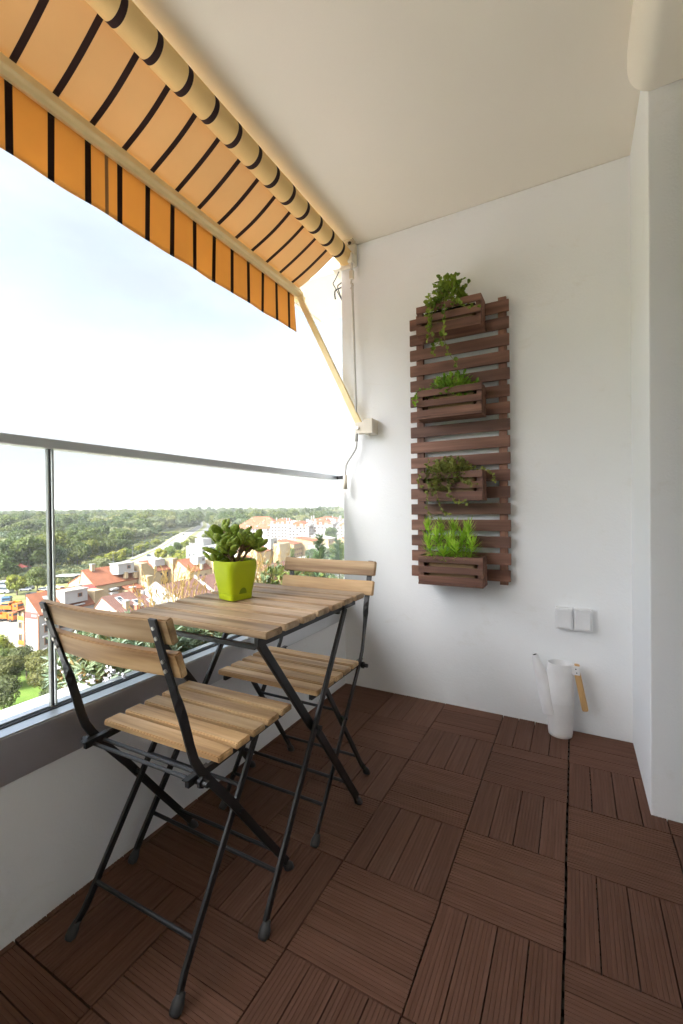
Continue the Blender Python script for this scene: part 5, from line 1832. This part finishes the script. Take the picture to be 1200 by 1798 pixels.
# street lamps along the road
for k, (i, t_) in enumerate(((2, 0.2), (3, 0.3), (4, 0.4), (5, 0.4), (6, 0.4), (7, 0.5))):
    x, y, a = on_road(i, t_, 7.2)
    lab = ORD[k] + ' slim grey street lamp along the road, counted from the nearest'
    r_ = thing('street_lamp', lab, 'lamp', (x, y, G), a, 'street lamps along the road')
    MB().tube([(0, 0, 0), (0, 0, 9)], 0.14, 6, r1=0.08).build('pole', M['lamp_grey'], r_)
    MB().tube([(0, 0, 8.9), (0, -0.8, 9.4), (0, -2.0, 9.5)], 0.07, 6).build('arm', M['lamp_grey'], r_)
    MB().box(-0.15, 0.15, -2.6, -1.9, 9.42, 9.58).build('lamp_head', M['lamp_grey'], r_)

# ------------------------------------------------------------------ trees
TREE_TONES = {
    'oak': ((0.046, 0.070, 0.013), (0.110, 0.134, 0.027)),
    'deep': ((0.032, 0.054, 0.013), (0.074, 0.100, 0.023)),
    'willow': ((0.088, 0.106, 0.046), (0.180, 0.196, 0.100)),
    'lime': ((0.11, 0.138, 0.014), (0.215, 0.225, 0.027)),
    'pine': ((0.034, 0.052, 0.019), (0.076, 0.096, 0.032)),
    'near': ((0.062, 0.072, 0.021), (0.145, 0.148, 0.050)),
}
for k, (a, b_) in TREE_TONES.items():
    M['t_' + k] = leafy('foliage_' + k, a, b_, 0.6, 0.3, True, 0.28 if k != 'near' else 0.6, hue=0.38)
M['bark'] = speckled('bark', (0.10, 0.075, 0.05), (0.18, 0.14, 0.10), 3, 0.95)

def crown_mesh(name, mat, seed, R_, H_, base, n, leaf, lobes=9, cone=False):
    q = random.Random(seed)
    mb = MB()
    lb = []
    if cone:
        for k in range(lobes):
            s_ = k / (lobes - 1)
            lb.append((Vector((q.uniform(-.2, .2), q.uniform(-.2, .2), base + (H_ - base) * (0.08 + 0.88 * s_))), R_ * (1.0 - 0.8 * s_) * q.uniform(0.85, 1.1), (H_ - base) / lobes * 0.95))
    else:
        for k in range(lobes):
            th = 2 * pi * k / lobes * 1.9 + q.uniform(-.4, .4)
            rr = R_ * q.uniform(0.25, 0.62) if k else 0
            zz = base + (H_ - base) * (q.uniform(0.30, 0.72) if k else 0.62)
            sr = R_ * q.uniform(0.36, 0.56)
            lb.append((Vector((rr * cos(th), rr * sin(th), zz)), sr, sr * q.uniform(0.7, 0.95)))
    wts = [r_ * r_ for _, r_, _ in lb]
    for i in range(n):
        c_, r_, h_ = q.choices(lb, wts)[0]
        d = rdir(q, -0.7, 1)
        f = q.uniform(0.72, 1.06) if q.random() < 0.8 else q.uniform(0.2, 0.7)
        p = c_ + Vector((d.x * r_, d.y * r_, d.z * h_)) * f
        nn = (d + rdir(q) * 0.75).normalized()
        a = nn.cross(rdir(q))
        if a.length < 1e-3:
            continue
        a.normalize()
        b_ = nn.cross(a)
        s1, s2 = leaf * q.uniform(0.6, 1.3), leaf * q.uniform(0.45, 1.0)
        mb.add([p - a * s1 - b_ * s2 * 0.4, p + a * s1 * 0.3 - b_ * s2, p + a * s1 + b_ * s2 * 0.4, p - a * s1 * 0.3 + b_ * s2], [(0, 1, 2, 3)])
    me = mb.mesh(name)
    me.materials.append(M[mat])
    return me

def trunk_mesh(name, H_, r_):
    mb = MB()
    mb.tube([(0, 0, -0.3), (0.1, 0, H_ * 0.35), (0, 0.1, H_ * 0.75)], r_, 7, r1=r_ * 0.3)
    for k in range(4):
        th = k * 1.7
        mb.tube([(0.08, 0, H_ * (0.3 + 0.06 * k)), (cos(th) * H_ * 0.12, sin(th) * H_ * 0.12, H_ * (0.5 + 0.05 * k)), (cos(th) * H_ * 0.22, sin(th) * H_ * 0.22, H_ * (0.62 + 0.04 * k))], r_ * 0.4, 5, r1=r_ * 0.12)
    me = mb.mesh(name)
    me.materials.append(M['bark'])
    return me

PROTO = []
spec = [('oak', 1, 6.5, 15, 2.0), ('oak', 2, 6.0, 16, 2.5), ('deep', 3, 6.8, 14, 1.8), ('deep', 4, 5.5, 17, 3), ('willow', 5, 6.0, 14, 1.5), ('willow', 6, 7.0, 13, 1.2), ('lime', 7, 4.5, 9, 1.0)]
for kind, sd2, R_, H_, base in spec:
    PROTO.append((kind, crown_mesh('crown', 't_' + kind, sd2, R_, H_, base, 2600, 0.52, 11), trunk_mesh('trunk', H_, 0.35), R_))
NEAR = [crown_mesh('crown', 't_near', 20 + k, 4.2, 9.5, 0.8, 9000, 0.20, 14) for k in range(3)]
NEARG = [crown_mesh('crown', 't_lime', 30, 3.6, 8.5, 0.6, 6000, 0.22, 12), crown_mesh('crown', 't_oak', 31, 4.0, 9.5, 0.6, 8000, 0.22, 13)]
PINE = crown_mesh('crown', 't_pine', 40, 3.2, 17, 1.0, 4200, 0.36, 12, True)
ROUND = crown_mesh('crown', 't_oak', 41, 6.0, 17, 1.5, 4200, 0.42, 12)
NTRUNK = trunk_mesh('trunk', 9, 0.2)

def tree(label, x, y, crown, trunk, sc=1.0, rz=0.0, group=None, sz=None, name='tree'):
    r_ = thing(name, label, 'tree', (x, y, G), rz, group)
    r_.scale = (sc, sc, sz or sc)
    link('crown', crown, r_)
    link('trunk', trunk, r_)
    return r_

tr = random.Random(8)
nearlist = [(-77.5, 31.8, 0, 0.72, 'olive green tree below the railing, lowest in the left corner'), (-87, 36.0, 1, 0.75, 'olive green tree at the left edge above the lawn'), (-90, 41.0, 2, 0.72, 'olive green tree in front of the white gable house'), (-84.5, 40.6, 0, 0.78, 'olive green tree right of the white gable house base'), (-79.6, 39.6, 1, 0.80, 'olive green tree seen just left of the glass joint'), (-75, 39.0, 2, 0.80, 'olive green tree behind the glass joint'), (-71, 37.5, 0, 0.8, 'olive green tree right of the glass joint'), (-88, 46.0, 2, 0.62, 'small olive tree at the side windows of the white gable house'), (-67, 40, 1, 0.9, 'olive green tree hidden low behind the shrubs'), (-82, 44, 0, 0.7, 'small olive tree between the gable house and the brown roof')]
for i, (x, y, k, sc, lab) in enumerate(nearlist):
    tree(lab, x, y, NEAR[k], NTRUNK, sc, tr.uniform(0, 6), 'trees below the building')
tree('sunlit yellow green tree at the far left below the street', -101.5, 41.6, NEARG[0], NTRUNK, 0.8, 0.3, 'trees below the building')
tree('fresh green tree at the left edge near the street', -98.5, 39.0, NEARG[1], NTRUNK, 0.7, 1.3, 'trees below the building')
tree('dark green tree at the far left edge in front of the street', -94, 39.9, NEARG[1], NTRUNK, 0.66, 2.3, 'trees below the building')
tree('bright yellow green tree standing in the parking yard', -184, 83.2, PROTO[6][1], PROTO[6][2], 0.95, 0.4, 'trees in the yard')
tree('tall dark conifer like tree beside the yard, left of the glass joint', -178, 87.2, ROUND, PROTO[0][2], 0.72, 0.9, 'trees in the yard')
tree('broad green tree left of the yard by the buses', -213, 92.5, PROTO[0][1], PROTO[0][2], 0.95, 2.0, 'trees in the yard')
tree('round bushy tree behind the open shed', -200, 127, PROTO[5][1], PROTO[5][2], 0.75, 1.0, 'trees in the yard')
tree('big round dark tree in front of the white apartment blocks', -172, 300, ROUND, PROTO[0][2], 1.15, 0.0)
tree('slender conifer right of the big round tree', -158, 304, PINE, PROTO[0][2], 0.9, 0.6)
tree('thin conifer between the apartment blocks', -232, 330, PINE, PROTO[0][2], 0.8, 1.6)
def soft(label, x, y, k, sc):
    return tree(label, x, y, PROTO[k][1], PROTO[k][2], sc, tr.uniform(0, 6), 'trees around the terrace houses')
soft('pale willowy tree in front of the terrace houses', -122, 205, 4, 0.8)
soft('light green tree at the foot of the terrace', -134, 210, 5, 0.7)
soft('broad tree right of the terrace near the end wall', -118, 222, 4, 0.9)
soft('green tree behind the straw grass below the terrace', -140, 196, 0, 0.7)
soft('green tree low beside the far chair back', -104, 190, 1, 0.9)
soft('yellowish tree close to the end wall', -100, 206, 6, 1.2)

# roadside trees
for n_t, (i, t_, off, kk, sc) in enumerate(((2, 0.3, 14, 6, 0.85), (2, 0.8, 14, 6, 0.95), (3, 0.3, 14, 6, 0.9), (3, 0.8, 15, 6, 0.8), (4, 0.3, 14, 6, 0.75), (4, 0.8, 14, 6, 0.7), (5, 0.2, 14, 6, 0.7), (5, 0.55, 14, 6, 0.7))):
    x, y, a = on_road(i, t_, off)
    tree(ORD[n_t] + ' yellow green street tree along the far kerb, counted from the nearest', x, y, PROTO[kk][1], PROTO[kk][2], sc, tr.uniform(0, 6), 'yellow green street trees along the far kerb')
for n_t, (i, t_, off, kk, sc) in enumerate(sorted(((2, 0.9, -12, 6, 1.0), (3, 0.6, -13, 6, 0.9), (4, 0.2, -14, 0, 0.6), (4, 0.7, -15, 6, 0.9), (5, 0.1, -18, 4, 0.7), (5, 0.4, -28, 1, 0.7), (5, 0.7, -30, 0, 0.8), (6, 0.1, -30, 5, 0.7), (6, 0.4, -32, 0, 0.8), (6, 0.8, -34, 1, 0.8), (7, 0.2, -36, 4, 0.8), (5, 0.9, -44, 0, 0.8), (6, 0.5, -48, 5, 0.8), (7, 0.6, -40, 0, 0.9), (7, 0.3, -60, 1, 0.9), (6, 0.2, -60, 0, 0.8), (5, 0.3, -46, 4, 0.7), (4, 0.6, -36, 0, 0.6)), key=lambda q_: q_[0] + q_[1])):
    x, y, a = on_road(i, t_, off)
    tree(ORD[n_t] + ' tree on the town side of the road, counted from the nearest', x, y, PROTO[kk][1], PROTO[kk][2], sc, tr.uniform(0, 6), 'trees on the town side of the road')

# the wood: nearest trees one by one, the rest as one mass
def road_dist(x, y):
    best, side = 1e9, 1
    for i in range(len(ROAD) - 1):
        ax, ay = ROAD[i]
        bx, by = ROAD[i + 1]
        dx, dy = bx - ax, by - ay
        t_ = max(0, min(1, ((x - ax) * dx + (y - ay) * dy) / (dx * dx + dy * dy)))
        ex, ey = x - ax - dx * t_, y - ay - dy * t_
        d = sqrt(ex * ex + ey * ey)
        if d < best:
            best = d
            side = 1 if dx * ey - dy * ex > 0 else -1     # +1 = wood side
    return best, side

def wood_ok(x, y, D_):
    d, side = road_dist(x, y)
    if side > 0:
        edge = 30 + 8 * sin(x * 0.05)
        if d < edge and D_ < 650:
            return False
        if D_ < 650 and d < 16:
            return False
        # the yard
        return D_ > 246 + 8 * sin(atan2(x, y) * 40)
    return D_ > 520 and d > (45 if D_ < 700 else 20)

wp = random.Random(13)
pts = []
D_ = 226.0
while D_ < 5200:
    s_ = 10.0 + D_ / 85.0
    a = -1.36
    while a < -0.30:
        az = a + wp.uniform(-0.35, 0.35) * s_ / D_
        dd = D_ + wp.uniform(-0.4, 0.4) * s_
        x, y = CAM.x + dd * sin(az), CAM.y + dd * cos(az)
        if wood_ok(x, y, dd):
            pts.append((dd, x, y, s_))
        a += s_ / D_
    D_ += s_ * 0.92
pts.sort()
def tree_kind(x, y):
    v = mnoise.noise(Vector((x * 0.012, y * 0.012, 3.1))) + wp.uniform(-0.35, 0.35)
    if v > 0.28:
        return wp.choice((4, 5))
    if v < -0.25:
        return wp.choice((2, 3))
    return wp.choice((0, 1, 0, 1, 2, 5))
single = pts[:240]
for dd, x, y, s_ in single:
    kk = tree_kind(x, y)
    lab = {'oak': 'mid green broadleaf tree in the front of the wood', 'deep': 'deep green broadleaf tree in the front of the wood', 'willow': 'silvery green willow like tree in the front of the wood'}[PROTO[kk][0]]
    tree(lab, x, y, PROTO[kk][1], PROTO[kk][2], wp.uniform(0.75, 1.35), wp.uniform(0, 6.3), {'oak': 'mid green trees in the front of the wood', 'deep': 'deep green trees in the front of the wood', 'willow': 'willows in the front of the wood'}[PROTO[kk][0]], name='forest_tree')

rest = pts[240:]
me = bpy.data.meshes.new('woodland')
me.from_pydata([(x, y, G) for dd, x, y, s_ in rest], [], [])
at_s = me.attributes.new('tscale', 'FLOAT', 'POINT')
at_r = me.attributes.new('trot', 'FLOAT', 'POINT')
at_i = me.attributes.new('tkind', 'INT', 'POINT')
for i, (dd, x, y, s_) in enumerate(rest):
    hill = 1.0 + 0.18 * mnoise.noise(Vector((x * 0.004, y * 0.004, 0)))
    at_s.data[i].value = max(0.8, s_ / 11.0) * wp.uniform(0.65, 1.25) * hill if dd < 900 else min(2.3, s_ / 12.0) * wp.uniform(0.65, 1.15) * hill
    at_r.data[i].value = wp.uniform(0, 6.3)
    at_i.data[i].value = tree_kind(x, y)
wl = bpy.data.objects.new('woodland', me)
COL.objects.link(wl)
tag(wl, 'wide green wood stretching to the horizon', 'woodland', kind='stuff')
protos = bpy.data.collections.new('tree_kinds')         # not linked to the scene
for i, (kind, cme, tme, R_) in enumerate(PROTO):
    o_ = bpy.data.objects.new('kind_%02d' % i, cme)
    protos.objects.link(o_)
ng = bpy.data.node_groups.new('wood', 'GeometryNodeTree')
ng.interface.new_socket('Geometry', in_out='INPUT', socket_type='NodeSocketGeometry')
ng.interface.new_socket('Geometry', in_out='OUTPUT', socket_type='NodeSocketGeometry')
N = ng.nodes.new
gi, go = N('NodeGroupInput'), N('NodeGroupOutput')
m2p = N('GeometryNodeMeshToPoints')
iop = N('GeometryNodeInstanceOnPoints')
ci = N('GeometryNodeCollectionInfo')
ci.inputs['Collection'].default_value = protos
ci.inputs['Separate Children'].default_value = True
ci.inputs['Reset Children'].default_value = True
def attr(nm, ty):
    a_ = N('GeometryNodeInputNamedAttribute')
    a_.data_type = ty
    a_.inputs['Name'].default_value = nm
    return a_.outputs['Attribute']
cx = N('ShaderNodeCombineXYZ')
K = ng.links.new
K(attr('trot', 'FLOAT'), cx.inputs['Z'])
iop.inputs['Pick Instance'].default_value = True
K(gi.outputs[0], m2p.inputs['Mesh'])
K(m2p.outputs['Points'], iop.inputs['Points'])
K(ci.outputs[0], iop.inputs['Instance'])
K(attr('tkind', 'INT'), iop.inputs['Instance Index'])
K(cx.outputs[0], iop.inputs['Rotation'])
K(attr('tscale', 'FLOAT'), iop.inputs['Scale'])
K(iop.outputs[0], go.inputs[0])
wl.modifiers.new('wood', 'NODES').node_group = ng

# scrub between the wood and the road: one mass of low bushes
BUSH = crown_mesh('bush', 't_lime', 60, 1.6, 2.6, 0.0, 420, 0.30, 6)
BUSH2 = crown_mesh('bush', 't_willow', 61, 1.8, 2.4, 0.0, 420, 0.30, 6)
sp_ = []
for i in range(5200):
    j = wp.randrange(1, 8)
    x, y, a = on_road(j, wp.random(), wp.uniform(13, 46) if wp.random() < 0.7 else -wp.uniform(10, 40))
    dd = sqrt((x - CAM.x) ** 2 + (y - CAM.y) ** 2)
    if mnoise.noise(Vector((x * 0.03, y * 0.03, 9))) > -0.12:
        d, side = road_dist(x, y)
        if d > 12 and not (side < 0 and d < 26 and dd > 340):
            sp_.append((x, y, wp.uniform(0.5, 1.5)))
for i in range(500):
    x, y = wp.uniform(-235, -175), wp.uniform(96, 150)
    dd = sqrt(x * x + (y + 2) ** 2)
    d, side = road_dist(x, y)
    if side > 0 and d > 14 and dd > 222 and not (-204 < x < -184 and 104 < y < 120):
        sp_.append((x, y, wp.uniform(0.4, 1.1)))
me = bpy.data.meshes.new('scrub')
me.from_pydata([(x, y, G) for x, y, s_ in sp_], [], [])
at_s = me.attributes.new('tscale', 'FLOAT', 'POINT')
at_r = me.attributes.new('trot', 'FLOAT', 'POINT')
at_i = me.attributes.new('tkind', 'INT', 'POINT')
for i, (x, y, s_) in enumerate(sp_):
    at_s.data[i].value = s_
    at_r.data[i].value = wp.uniform(0, 6.3)
    at_i.data[i].value = 0 if mnoise.noise(Vector((x * 0.02, y * 0.02, 1))) + wp.uniform(-.3, .3) > 0 else 1
sb = bpy.data.objects.new('scrub', me)
COL.objects.link(sb)
tag(sb, 'light green scrub between the wood and the road', 'scrub', kind='stuff')
p2 = bpy.data.collections.new('bush_kinds')
for i, b2 in enumerate((BUSH, BUSH2)):
    p2.objects.link(bpy.data.objects.new('bush_%02d' % i, b2))
ng2 = ng.copy()
for n_ in ng2.nodes:
    if n_.bl_idname == 'GeometryNodeCollectionInfo':
        n_.inputs['Collection'].default_value = p2
sb.modifiers.new('scrub', 'NODES').node_group = ng2

# ------------------------------------------------------------------ haze
hm_, t_, n_, b_, l_ = new_mat('air_haze')
n_.remove(b_)
pv = n_.new('ShaderNodeVolumePrincipled')
pv.inputs['Color'].default_value = (0.98, 0.99, 1.0, 1)
pv.inputs['Density'].default_value = 0.00012
pv.inputs['Anisotropy'].default_value = 0.0
l_(pv.outputs['Volume'], n_["Material Output"].inputs['Volume'])
hz = MB().box(-15000, 15000, -15000, 15000, G - 1, 95).build('haze', hm_)
tag(hz, 'pale summer haze over the wood and the town', 'haze', kind='stuff')
